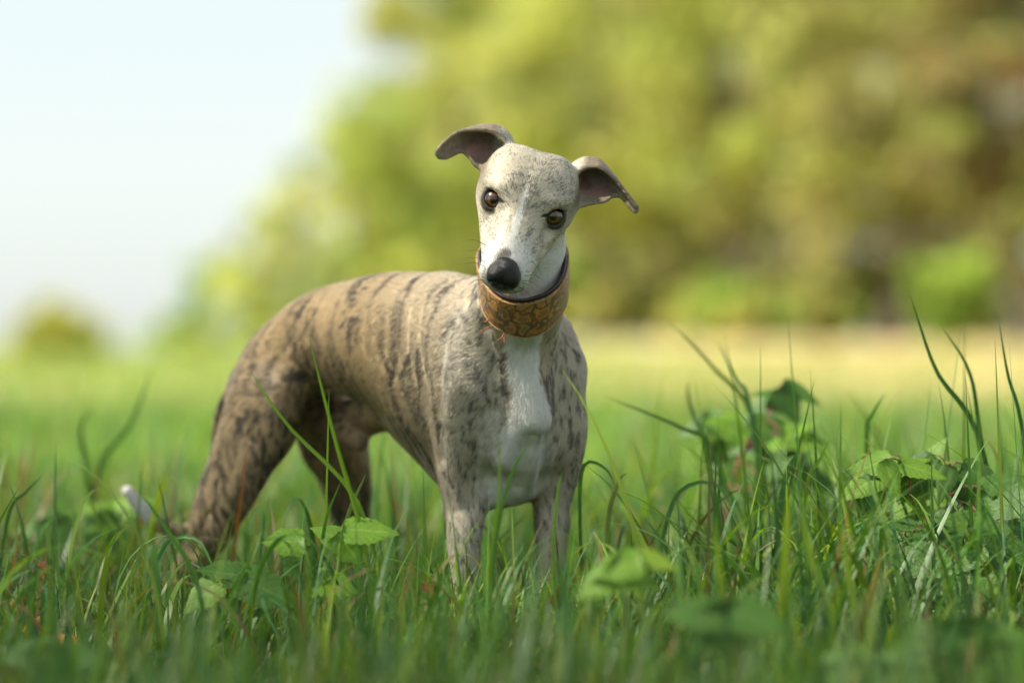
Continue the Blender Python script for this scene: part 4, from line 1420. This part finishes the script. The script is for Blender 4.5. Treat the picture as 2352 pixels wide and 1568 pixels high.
# ================================================================== single tall blades, leafy plants, fallen leaves
def hero_blade(pts, w, tint, label, flat=None):
    """pts: (px, py, depth) root to tip; a folded ribbon with thickness of a keel"""
    c = catmull([P(*q) for q in pts], 15)
    c[0, 2] = min(c[0, 2], .0)
    n = len(c)
    T = np.gradient(c, axis=0); T /= np.linalg.norm(T, axis=1, keepdims=True)
    S = np.cross(T, np.array([0.25, -1.0, .15])); S /= np.linalg.norm(S, axis=1, keepdims=True)
    N = np.cross(S, T)
    t = np.linspace(0, 1, n)
    wd = w * (np.minimum(1, .5 + 1.5 * t) * (1 - t ** 3) + .02) * .5
    V = np.stack([c - S * wd[:, None], c - N * (wd * .45)[:, None], c + S * wd[:, None]], 1).reshape(-1, 3)
    Q = []
    for i in range(n - 1):
        for j in (0, 1):
            a = i * 3 + j
            Q.append((a, a + 1, a + 4, a + 3))
    root = Vector(c[0])
    o = mesh_from('grass_blade', V - c[0], Q, grass_mat)
    o.location = root
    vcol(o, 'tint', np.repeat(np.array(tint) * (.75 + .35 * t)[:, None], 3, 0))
    set_props(o, label, 'grass blade', 'tall single grass blades')
    return o


DKG, MG, LG, TEAL = (.065, .150, .030), (.10, .225, .034), (.21, .35, .040), (.095, .225, .065)
hero_blade([(880, 1500, 4.66), (835, 1240, 4.64), (770, 1010, 4.62), (708, 768, 4.60)], .0062, LG, 'upright bright blade crossing the dark flank opening of the dog')
hero_blade([(900, 1500, 4.66), (830, 1170, 4.65), (660, 975, 4.64), (566, 838, 4.62)], .0055, LG, 'long bent blade crossing the dog\'s thigh towards the upper left')
hero_blade([(735, 1480, 4.70), (742, 1230, 4.70), (784, 1100, 4.70)], .0050, MG, 'short green blade in front of the far hind leg, leaning right')
hero_blade([(760, 1480, 4.69), (790, 1220, 4.69), (842, 1082, 4.69)], .0068, (.17, .22, .06), 'yellowish mottled blade tip in front of the far hind leg')
hero_blade([(480, 1520, 4.50), (450, 1330, 4.50), (365, 1190, 4.50), (322, 1130, 4.50)], .0066, MG, 'broad blade crossing the dog\'s tail')
hero_blade([(610, 1500, 4.62), (598, 1300, 4.62), (605, 1190, 4.62), (585, 1170, 4.60), (572, 1215, 4.58)], .0050, TEAL, 'hooked teal blade in front of the dog\'s hind leg')
hero_blade([(2330, 1420, 5.10), (2250, 1010, 5.08), (2150, 850, 5.06), (2088, 668, 5.04)], .0078, DKG, 'tallest dark blade on the far right, leaning left')
hero_blade([(2310, 1420, 5.12), (2252, 1000, 5.10), (2225, 850, 5.10), (2158, 745, 5.10)], .0064, DKG, 'dark arched blade just right of the tallest one')
hero_blade([(2390, 1420, 5.00), (2350, 1000, 5.00), (2315, 860, 5.00), (2294, 737, 5.00)], .0058, DKG, 'thin dark blade at the right picture edge')
hero_blade([(1790, 1400, 5.60), (1735, 980, 5.58), (1640, 845, 5.55), (1532, 735, 5.52)], .0075, (.10, .18, .03), 'blurred olive blade rising right of the dog, leaning left')
hero_blade([(1780, 1400, 5.50), (1725, 950, 5.50), (1690, 870, 5.50), (1645, 778, 5.50)], .0074, TEAL, 'blurred teal blade beside the leaning olive one')
hero_blade([(1720, 1330, 5.40), (1640, 1040, 5.38), (1560, 980, 5.36), (1385, 908, 5.34)], .0078, DKG, 'dark blade arching low to the left beside the dog\'s chest')
hero_blade([(1660, 1330, 5.60), (1625, 1050, 5.60), (1585, 930, 5.60), (1580, 870, 5.60)], .0070, DKG, 'upright blurred stalk right of the dog')
hero_blade([(2010, 1330, 5.30), (1990, 1010, 5.30), (2005, 950, 5.30), (2034, 902, 5.30)], .0066, MG, 'green blade with pointed tip in front of the straw field')
hero_blade([(1830, 1320, 4.98), (1855, 1110, 4.98), (1880, 1060, 4.98), (1908, 1003, 4.98)], .0056, LG, 'light blade left of the bramble')
hero_blade([(1655, 1450, 4.92), (1648, 1180, 4.92), (1656, 1090, 4.92), (1644, 1030, 4.92)], .0040, MG, 'slim upright blade midway between dog and bramble')
hero_blade([(225, 1420, 6.1), (205, 1120, 6.1), (186, 985, 6.1), (215, 935, 6.1)], .0085, DKG, 'blurred hooked blade on the far left')
hero_blade([(190, 1420, 6.2), (225, 1090, 6.2), (300, 975, 6.2), (352, 835, 6.2)], .0085, DKG, 'blurred tall blade on the left leaning right')
hero_blade([(1300, 1640, 3.55), (1305, 1450, 3.55), (1296, 1340, 3.55), (1290, 1262, 3.55)], .0125, TEAL, 'very blurred dark blade close to the lens before the left foreleg')
hero_blade([(1150, 1560, 4.45), (1125, 1330, 4.45), (1145, 1150, 4.45), (1148, 985, 4.45)], .0042, LG, 'thin bright blade rising before the dog\'s breast')
hero_blade([(1120, 1560, 4.50), (1135, 1260, 4.50), (1175, 1090, 4.50), (1222, 1010, 4.50)], .0052, MG, 'curved blade across the dog\'s breast')
hero_blade([(1290, 1560, 4.55), (1270, 1300, 4.55), (1280, 1140, 4.55), (1292, 1080, 4.55)], .0042, LG, 'thin blade in front of the left foreleg')
hero_blade([(-10, 1380, 5.1), (20, 1180, 5.1), (60, 1130, 5.1), (98, 1090, 5.1)], .0052, DKG, 'dark blade entering from the left picture edge')
hero_blade([(1345, 1480, 5.00), (1332, 1180, 5.00), (1342, 1068, 5.00), (1390, 1075, 4.99), (1420, 1130, 4.98)], .0055, MG, 'hooked green blade beside the left foreleg')

YB = (.34, .46, .045)  # brightened tint: sunlight on this row is put into the blade colour
hero_blade([(1655, 1560, 4.15), (1660, 1400, 4.15), (1650, 1300, 4.15), (1640, 1185, 4.15)], .0100, YB, 'glowing yellow-green blurred blade, leftmost of the row right of the dog')
hero_blade([(1810, 1560, 4.10), (1800, 1400, 4.10), (1805, 1250, 4.10), (1815, 1110, 4.10)], .0105, YB, 'tallest glowing yellow-green blurred blade of the row right of the dog')
hero_blade([(1930, 1560, 4.20), (1905, 1400, 4.20), (1860, 1270, 4.20), (1840, 1140, 4.20)], .0095, (.30, .43, .05), 'slanting yellow-green blade beside the tallest glowing one')
hero_blade([(1990, 1560, 4.25), (1965, 1400, 4.25), (1945, 1290, 4.25), (1935, 1200, 4.25)], .0090, YB, 'yellow-green blurred blade left of the low bramble')
hero_blade([(2015, 1560, 4.30), (2000, 1400, 4.30), (2010, 1330, 4.30), (2030, 1250, 4.30)], .0085, (.42, .36, .09), 'straw-yellow blurred blade rightmost in the row of glowing blades')
hero_blade([(1480, 1480, 4.95), (1520, 1250, 4.95), (1560, 1130, 4.95), (1640, 1110, 4.92), (1690, 1180, 4.90)], .0062, TEAL, 'broad dewy blade arching over right of the dog')
hero_blade([(1400, 1480, 4.92), (1395, 1220, 4.92), (1418, 1110, 4.92), (1440, 1085, 4.9)], .0075, (.20, .24, .06), 'mottled upright blade with a pale tip right of the foreleg')
hero_blade([(1780, 1480, 4.95), (1790, 1200, 4.95), (1810, 1080, 4.94), (1840, 1035, 4.92)], .0090, TEAL, 'broad blade with rust spots left of the bramble, folded at the tip')
hero_blade([(560, 1560, 4.55), (590, 1330, 4.55), (640, 1240, 4.54), (690, 1245, 4.50), (720, 1330, 4.48)], .0066, MG, 'green blade arching over the light-leaved plant')
hero_blade([(700, 1560, 4.5), (660, 1400, 4.5), (600, 1370, 4.48), (640, 1470, 4.46)], .0072, TEAL, 'dewy blade folded over at the bottom left of centre')
hero_blade([(350, 1560, 4.7), (330, 1400, 4.7), (380, 1250, 4.68), (455, 1240, 4.66), (500, 1330, 4.64)], .0060, TEAL, 'teal blade arching before the hock')

# ---- broad leaves -------------------------------------------------------
def leaf_mesh(name, seed, wid=.62, teeth=11, lobes=0.0, corr=.02, droop=.25):
    """one leaf, unit length along +Y, toothed rim, pleated along its side veins"""
    rs = np.random.default_rng(seed)
    nu, nv = 25, 11
    V, uv = [], []
    ph = rs.uniform(0, 1)
    for i in range(nu):
        y = i / (nu - 1)
        prof = (math.sin(math.pi * min(1, y ** .62)) ** .9) * (1 - .25 * y) + .0
        prof *= 1 + lobes * math.sin(y * math.pi * 4 + .6)
        tooth = 1 + .07 * ((y * teeth + ph) % 1.0 - .4) * (1 if 0.04 < y < .97 else 0)
        hw = wid * .5 * prof * tooth + .004
        for j in range(nv):
            u = (j / (nv - 1)) * 2 - 1
            x = u * hw
            yy = y - .10 * abs(u) * prof * (1 - y) + .02 * abs(u)
            pl = corr * math.cos((yy * 7.5 - abs(u) * 2.1) * 2 * math.pi) * min(1, abs(u) * 2) * (1 - y * .5)
            z = -.10 * (1 - abs(u)) * prof * .9 + pl - droop * y ** 2 - .10 * u * u * prof
            V.append((x, yy, z)); uv.append((u, yy, 0))
    F = []
    for i in range(nu - 1):
        for j in range(nv - 1):
            a = i * nv + j
            F.append((a, a + 1, a + nv + 1, a + nv))
    me = bpy.data.meshes.new(name)
    me.from_pydata(V, [], F); me.update()
    me.polygons.foreach_set('use_smooth', np.ones(len(F), dtype=bool))
    a = me.attributes.new('blade', 'FLOAT_VECTOR', 'POINT'); a.data.foreach_set('vector', np.array(uv, dtype=np.float32).ravel())
    return me


def broadleaf_mat(name, c0, c1, vein, transl=.36, rough=.46, spec=.32):
    m, nt, bs = new_mat(name)
    at = nt.nodes.new('ShaderNodeAttribute'); at.attribute_name = 'blade'
    sx = nt.nodes.new('ShaderNodeSeparateXYZ'); nt.links.new(at.outputs['Vector'], sx.inputs[0])
    ab = nt.nodes.new('ShaderNodeMath'); ab.operation = 'ABSOLUTE'; nt.links.new(sx.outputs['X'], ab.inputs[0])
    m1 = nt.nodes.new('ShaderNodeMath'); m1.operation = 'MULTIPLY'; nt.links.new(sx.outputs['Y'], m1.inputs[0]); m1.inputs[1].default_value = 7.5
    m2 = nt.nodes.new('ShaderNodeMath'); m2.operation = 'MULTIPLY_ADD'; nt.links.new(ab.outputs[0], m2.inputs[0]); m2.inputs[1].default_value = -2.1
    nt.links.new(m1.outputs[0], m2.inputs[2])
    fr = nt.nodes.new('ShaderNodeMath'); fr.operation = 'FRACT'; nt.links.new(m2.outputs[0], fr.inputs[0])
    pp = nt.nodes.new('ShaderNodeMath'); pp.operation = 'SUBTRACT'; nt.links.new(fr.outputs[0], pp.inputs[0]); pp.inputs[1].default_value = .5
    pa = nt.nodes.new('ShaderNodeMath'); pa.operation = 'ABSOLUTE'; nt.links.new(pp.outputs[0], pa.inputs[0])
    lt = nt.nodes.new('ShaderNodeMapRange'); nt.links.new(pa.outputs[0], lt.inputs['Value'])
    lt.inputs['From Min'].default_value = .0; lt.inputs['From Max'].default_value = .09; lt.inputs['To Min'].default_value = 1; lt.inputs['To Max'].default_value = 0
    mr = nt.nodes.new('ShaderNodeMapRange'); nt.links.new(ab.outputs[0], mr.inputs['Value'])
    mr.inputs['From Min'].default_value = .02; mr.inputs['From Max'].default_value = .07; mr.inputs['To Min'].default_value = 1; mr.inputs['To Max'].default_value = 0
    mxm = nt.nodes.new('ShaderNodeMath'); mxm.operation = 'MAXIMUM'; nt.links.new(lt.outputs[0], mxm.inputs[0]); nt.links.new(mr.outputs[0], mxm.inputs[1])
    tc = nt.nodes.new('ShaderNodeTexCoord')
    nz = nt.nodes.new('ShaderNodeTexNoise'); nz.inputs['Scale'].default_value = 5; nz.inputs['Detail'].default_value = 5; nt.links.new(tc.outputs['Object'], nz.inputs['Vector'])
    b0 = nt.nodes.new('ShaderNodeMix'); b0.data_type = 'RGBA'; nt.links.new(nz.outputs['Fac'], b0.inputs['Factor'])
    b0.inputs['A'].default_value = (*c0, 1); b0.inputs['B'].default_value = (*c1, 1)
    b1 = nt.nodes.new('ShaderNodeMix'); b1.data_type = 'RGBA'
    mf = nt.nodes.new('ShaderNodeMath'); mf.operation = 'MULTIPLY'; nt.links.new(mxm.outputs[0], mf.inputs[0]); mf.inputs[1].default_value = .6
    nt.links.new(mf.outputs[0], b1.inputs['Factor']); nt.links.new(b0.outputs['Result'], b1.inputs['A']); b1.inputs['B'].default_value = (*vein, 1)
    nt.links.new(b1.outputs['Result'], bs.inputs['Base Color'])
    bs.inputs['Roughness'].default_value = rough; bs.inputs['Specular IOR Level'].default_value = spec
    vo = nt.nodes.new('ShaderNodeTexVoronoi'); vo.inputs['Scale'].default_value = 26; nt.links.new(tc.outputs['Object'], vo.inputs['Vector'])
    bp = nt.nodes.new('ShaderNodeBump'); bp.inputs['Strength'].default_value = .16; bp.inputs['Distance'].default_value = .012
    nt.links.new(vo.outputs['Distance'], bp.inputs['Height']); nt.links.new(bp.outputs['Normal'], bs.inputs['Normal'])
    tr = nt.nodes.new('ShaderNodeBsdfTranslucent')
    hs = nt.nodes.new('ShaderNodeHueSaturation'); hs.inputs['Value'].default_value = 1.4; nt.links.new(b1.outputs['Result'], hs.inputs['Color']); nt.links.new(hs.outputs['Color'], tr.inputs['Color'])
    mx = nt.nodes.new('ShaderNodeMixShader'); mx.inputs['Fac'].default_value = transl
    out = nt.nodes['Material Output']
    nt.links.new(bs.outputs[0], mx.inputs[1]); nt.links.new(tr.outputs[0], mx.inputs[2]); nt.links.new(mx.outputs[0], out.inputs['Surface'])
    return m


mat_leaf_mid = broadleaf_mat('leaf_mid_green', (.100, .225, .020), (.175, .320, .028), (.30, .40, .07))
mat_leaf_dark = broadleaf_mat('leaf_dark_green', (.040, .110, .016), (.080, .175, .024), (.13, .24, .05), .30)
mat_leaf_light = broadleaf_mat('leaf_yellow_green', (.19, .32, .030), (.28, .40, .040), (.32, .42, .08), .42)
mat_leaf_orange = broadleaf_mat('leaf_orange', (.42, .13, .02), (.50, .22, .04), (.30, .12, .03), .2, .6)
mat_leaf_red = broadleaf_mat('leaf_red', (.22, .04, .02), (.35, .07, .03), (.2, .05, .03), .2, .6)
stem_green, nt, bs = new_mat('stem_green'); bs.inputs['Base Color'].default_value = (.09, .14, .03, 1); bs.inputs['Roughness'].default_value = .55
stem_red, nt, bs = new_mat('stem_red'); bs.inputs['Base Color'].default_value = (.17, .055, .035, 1); bs.inputs['Roughness'].default_value = .5
LM = [leaf_mesh('leaf', 1, .66, 13, .02, .026, .22), leaf_mesh('leaf', 2, .80, 11, .08, .032, .30), leaf_mesh('leaf', 3, .56, 15, .0, .022, .15), leaf_mesh('leaf', 4, .95, 9, .14, .034, .20)]


def place_leaf(parent, kind, px, py, d, size_px, ang, tilt, toward, mat, roll=0.0):
    """leaf centred near a photo pixel; ang = picture direction of its tip (deg, 0 = right, 90 = up),
    toward = how far the tip points at the photographer (-1..1), tilt = facing: 0 = blade seen edge-on from the side, 1 = faces camera"""
    L = size_px / FPX * d
    a = math.radians(ang)
    dirv = np.array([math.cos(a), -toward, math.sin(a)]); dirv /= np.linalg.norm(dirv)
    nrm = np.array([0, -tilt, 1.0 - .5 * tilt]) + np.array([roll, 0, 0])
    nrm = nrm - dirv * np.dot(nrm, dirv); nrm /= np.linalg.norm(nrm)
    xax = np.cross(dirv, nrm)
    c = P(px, py, d) - dirv * L * .5
    M = Matrix(((xax[0], dirv[0], nrm[0], c[0]), (xax[1], dirv[1], nrm[1], c[1]), (xax[2], dirv[2], nrm[2], c[2]), (0, 0, 0, 1)))
    key = (kind, mat.name)
    if key not in _leafdata:
        me = LM[kind].copy(); me.name = 'leaf'; me.materials.append(mat); _leafdata[key] = me
    o = bpy.data.objects.new('leaf', _leafdata[key])
    COL.objects.link(o)
    o.parent = parent
    o.matrix_parent_inverse = Matrix.Translation(-Vector(parent.location))
    o.matrix_basis = M @ Matrix.Scale(L, 4)
    return c


_leafdata = {}


def plant(name, label, cat, stem_pts, leaves, smat, r=.0022, group=None):
    """stem_pts: list of stems, each (px, py, depth) from the ground up; leaves: place_leaf arguments"""
    g0 = P(*stem_pts[0][0])
    root = empty(name, (g0[0], g0[1], 0.0))
    set_props(root, label, cat, group)
    allp = []
    for st in stem_pts:
        c = catmull([P(*q) for q in st], 12)
        c[0, 2] = min(c[0, 2], -.003)
        v, f = tube_np(c, np.linspace(r * 1.3, r * .7, 12), 6)
        mesh_from('stem', v, f, smat, root)
        allp.append(c)
    allp = np.concatenate(allp)
    for lf in leaves:
        b = place_leaf(root, *lf)
        k = np.linalg.norm((allp - b) * np.array([1, .6, 1]) + np.array([0, 0, .01]), axis=1).argmin()
        s = allp[k]
        if np.linalg.norm(s - b) > .004:
            m = (s + b) / 2 + np.array([0, 0, .006])
            v, f = tube_np(catmull([s, m, b], 6), np.linspace(r * .6, r * .4, 6), 5)
            mesh_from('petiole', v, f, smat, root)
    return root


D_, M_, L_ = mat_leaf_dark, mat_leaf_mid, mat_leaf_light


def scatter(seed, n, x0, x1, y0, y1, d0, d1, size, mats):
    """further leaves of a bushy plant"""
    rs = np.random.default_rng(seed)
    out = []
    for k in range(n):
        x = rs.uniform(x0, x1)
        ang = (0 if x > (x0 + x1) / 2 else 180) + rs.uniform(-55, 45)
        out.append((int(rs.integers(0, 4)), x, rs.uniform(y0, y1), rs.uniform(d0, d1), size * rs.uniform(.7, 1.2), ang, rs.uniform(.35, .8), rs.uniform(-.1, .4), mats[int(rs.integers(0, len(mats)))]))
    return out


plant('leafy_plant', 'young broad-leaved plant with crinkled light leaves before the dog\'s hind leg', 'plant',
      [[(690, 1470, 4.66), (690, 1330, 4.66), (700, 1250, 4.66)], [(770, 1480, 4.68), (775, 1330, 4.68), (790, 1225, 4.68)], [(560, 1480, 4.62), (550, 1380, 4.62), (560, 1310, 4.62)]],
      [(3, 652, 1236, 4.62, 100, 175, .75, .25, M_), (1, 848, 1205, 4.62, 128, 5, .60, .15, M_), (1, 765, 1222, 4.70, 100, 150, .7, .0, M_),
       (3, 806, 1258, 4.64, 95, -50, .8, .2, M_), (3, 520, 1305, 4.62, 125, 165, .55, .3, D_), (1, 615, 1345, 4.60, 150, -20, .8, .3, D_),
       (3, 770, 1340, 4.66, 110, -10, .8, .2, M_), (1, 460, 1360, 4.60, 110, 215, .7, .3, M_), (3, 690, 1300, 4.66, 100, -80, .8, .35, D_)], stem_green)
plant('bramble', 'dewy bramble with toothed dark leaves standing at the right', 'plant',
      [[(2150, 1400, 4.98), (2125, 1240, 4.97), (2095, 1150, 4.96), (2085, 1075, 4.95)], [(2175, 1400, 5.0), (2200, 1240, 5.0), (2185, 1150, 5.0), (2180, 1080, 5.0)]],
      [(0, 1985, 1062, 4.95, 135, 196, .55, .15, M_), (0, 1975, 1108, 4.90, 125, 205, .6, .35, M_), (1, 1992, 1140, 4.90, 105, 245, .75, .25, D_),
       (0, 2080, 1055, 5.00, 130, 25, .35, -.2, M_), (0, 2120, 1068, 4.92, 120, -12, .5, .35, M_), (2, 2050, 1098, 4.88, 100, -70, .8, .4, M_),
       (0, 2035, 1042, 5.02, 120, 160, .35, -.2, M_), (0, 2200, 1062, 5.02, 130, 12, .45, .1, M_), (1, 2265, 1085, 5.00, 120, -20, .6, .2, D_),
       (2, 2170, 1110, 4.96, 95, 250, .7, .3, D_), (0, 2140, 1040, 5.05, 100, 60, .4, -.1, M_)] + scatter(5, 12, 2090, 2350, 1065, 1170, 4.92, 5.1, 115, [M_, D_]), stem_red)
plant('bramble', 'low dark bramble leaves beneath the dewy bramble on the right', 'plant',
      [[(2120, 1440, 4.90), (2100, 1300, 4.88), (2080, 1230, 4.86)], [(2230, 1440, 4.80), (2250, 1300, 4.80), (2260, 1220, 4.80)]],
      [(0, 2060, 1205, 4.86, 135, 175, .6, .3, D_), (1, 2020, 1255, 4.82, 130, 200, .8, .35, D_), (1, 2130, 1270, 4.80, 150, 10, .75, .3, D_),
       (1, 2230, 1190, 4.82, 140, 160, .65, .3, D_), (3, 2290, 1230, 4.78, 150, -10, .7, .3, D_), (1, 2210, 1330, 4.70, 170, 190, .8, .3, D_), (3, 2320, 1140, 4.9, 130, 30, .6, .2, D_)] + scatter(6, 16, 2040, 2360, 1170, 1370, 4.7, 4.95, 125, [D_]), stem_red)
plant('nettle', 'blurred dark leafy plant rising behind the tall grass, right of the dog', 'plant',
      [[(1640, 1330, 5.75), (1690, 1080, 5.75), (1760, 960, 5.75), (1800, 900, 5.75)]],
      [(0, 1845, 893, 5.72, 100, -25, .5, .2, D_), (0, 1775, 895, 5.75, 95, 170, .45, .2, D_), (1, 1815, 925, 5.70, 95, -60, .8, .3, D_), (1, 1745, 935, 5.75, 100, 210, .7, .2, D_),
       (1, 1780, 985, 5.72, 130, -20, .7, .3, D_), (1, 1720, 1005, 5.75, 110, 200, .6, .2, D_), (1, 1820, 1030, 5.72, 130, -35, .7, .3, D_), (1, 1770, 1060, 5.7, 130, 230, .7, .3, D_)] + scatter(7, 14, 1680, 1890, 940, 1150, 5.6, 5.85, 120, [M_, D_, M_]), stem_red, .0032)
plant('nettle', 'blurred plant with one spread dark leaf left of the reddish stem', 'plant',
      [[(1660, 1330, 5.9), (1650, 1080, 5.9), (1640, 975, 5.9)]],
      [(1, 1670, 962, 5.88, 120, -10, .55, .2, D_), (1, 1610, 965, 5.88, 110, 195, .6, .2, D_), (1, 1650, 1040, 5.88, 110, 220, .7, .2, D_)], stem_green, .0028)
plant('dock_plant', 'blurred yellow-green leafy plant close to the lens right of the forelegs', 'plant',
      [[(1440, 1600, 4.05), (1440, 1400, 4.05), (1450, 1290, 4.05)]],
      [(1, 1515, 1275, 4.02, 105, -12, .45, .1, L_), (1, 1415, 1290, 4.0, 130, 185, .7, .25, M_), (3, 1460, 1310, 4.0, 130, -30, .75, .3, M_), (1, 1375, 1330, 4.0, 120, 205, .8, .3, M_)], stem_green, .003)
plant('dock_plant', 'very blurred dark leafy plant along the bottom right of centre', 'plant',
      [[(1660, 1640, 3.75), (1660, 1480, 3.75), (1680, 1390, 3.75)]],
      [(1, 1600, 1395, 3.7, 150, 170, .7, .2, D_), (1, 1740, 1405, 3.7, 160, -10, .75, .3, D_), (3, 1670, 1450, 3.7, 150, -70, .8, .3, D_)], stem_green, .003)
plant('dock_plant', 'dark blurred broad leaves in the lower right corner', 'plant',
      [[(2240, 1660, 3.9), (2240, 1520, 3.9), (2230, 1440, 3.9)]],
      [(3, 2130, 1470, 3.9, 170, 175, .8, .3, D_), (1, 2300, 1460, 3.9, 170, 5, .75, .3, D_), (3, 2220, 1520, 3.85, 220, -80, .85, .3, D_), (1, 2050, 1540, 3.8, 200, 190, .85, .3, D_), (3, 2340, 1530, 3.8, 200, -20, .85, .3, D_), (1, 1930, 1530, 3.8, 190, 185, .8, .3, D_)], stem_green, .003)
plant('dock_plant', 'dark blurred weed leaves added to darken the lower left corner', 'plant',  # added weed, its dark leaves stand in for the darkening of this corner
      [[(110, 1660, 3.95), (110, 1560, 3.95), (120, 1480, 3.95)]],
      [(1, 60, 1490, 3.95, 130, 185, .7, .3, D_), (1, 180, 1500, 3.95, 130, 0, .7, .3, D_), (3, 115, 1540, 3.9, 130, -80, .8, .3, D_)], stem_green, .003)
plant('nettle', 'blurred dark broad-leaved weed at the far left', 'plant',
      [[(150, 1400, 5.9), (140, 1290, 5.9), (130, 1200, 5.9)]],
      [(1, 90, 1195, 5.9, 130, 185, .6, .2, D_), (1, 185, 1190, 5.9, 120, 0, .6, .2, D_), (3, 130, 1240, 5.85, 120, -80, .8, .3, D_), (1, 60, 1250, 5.9, 110, 200, .7, .3, D_)], stem_green, .0028)
plant('nettle', 'blurred green weed behind the dog\'s tail', 'plant',
      [[(270, 1400, 5.95), (262, 1260, 5.95), (255, 1180, 5.95)]],
      [(1, 215, 1165, 5.95, 100, 170, .6, .2, M_), (1, 300, 1150, 5.95, 100, 20, .6, .2, M_), (1, 250, 1220, 5.9, 110, -60, .8, .3, D_), (1, 320, 1260, 5.9, 110, -20, .8, .3, D_)], stem_green, .0028)

# ---- fallen leaves
def fallen(px, py, d, size, ang, mat, label):
    g = P(px, py, d)
    root = empty('fallen_leaf', (g[0], g[1], max(0.0, g[2] - .02)))
    set_props(root, label, 'leaf', 'fallen autumn leaves')
    place_leaf(root, 1, px, py, d, size, ang, .75, .3, mat, .2)
    return root


fallen(80, 1442, 4.75, 75, 60, mat_leaf_orange, 'orange fallen leaf lying in the grass at the lower left')
fallen(150, 1472, 4.7, 95, 10, mat_leaf_orange, 'larger brown-orange leaf right of the small orange one')
fallen(92, 1300, 5.5, 80, 20, mat_leaf_red, 'dark red blurred leaf at the far left')
fallen(1292, 1372, 4.6, 70, 80, mat_leaf_red, 'red leaf at the foot of the left foreleg')
fallen(560, 1490, 4.72, 55, 150, mat_leaf_orange, 'small orange leaf below the light-leaved plant')
fallen(985, 1350, 4.55, 38, -30, mat_leaf_red, 'small russet leaf tip left of the right foreleg')
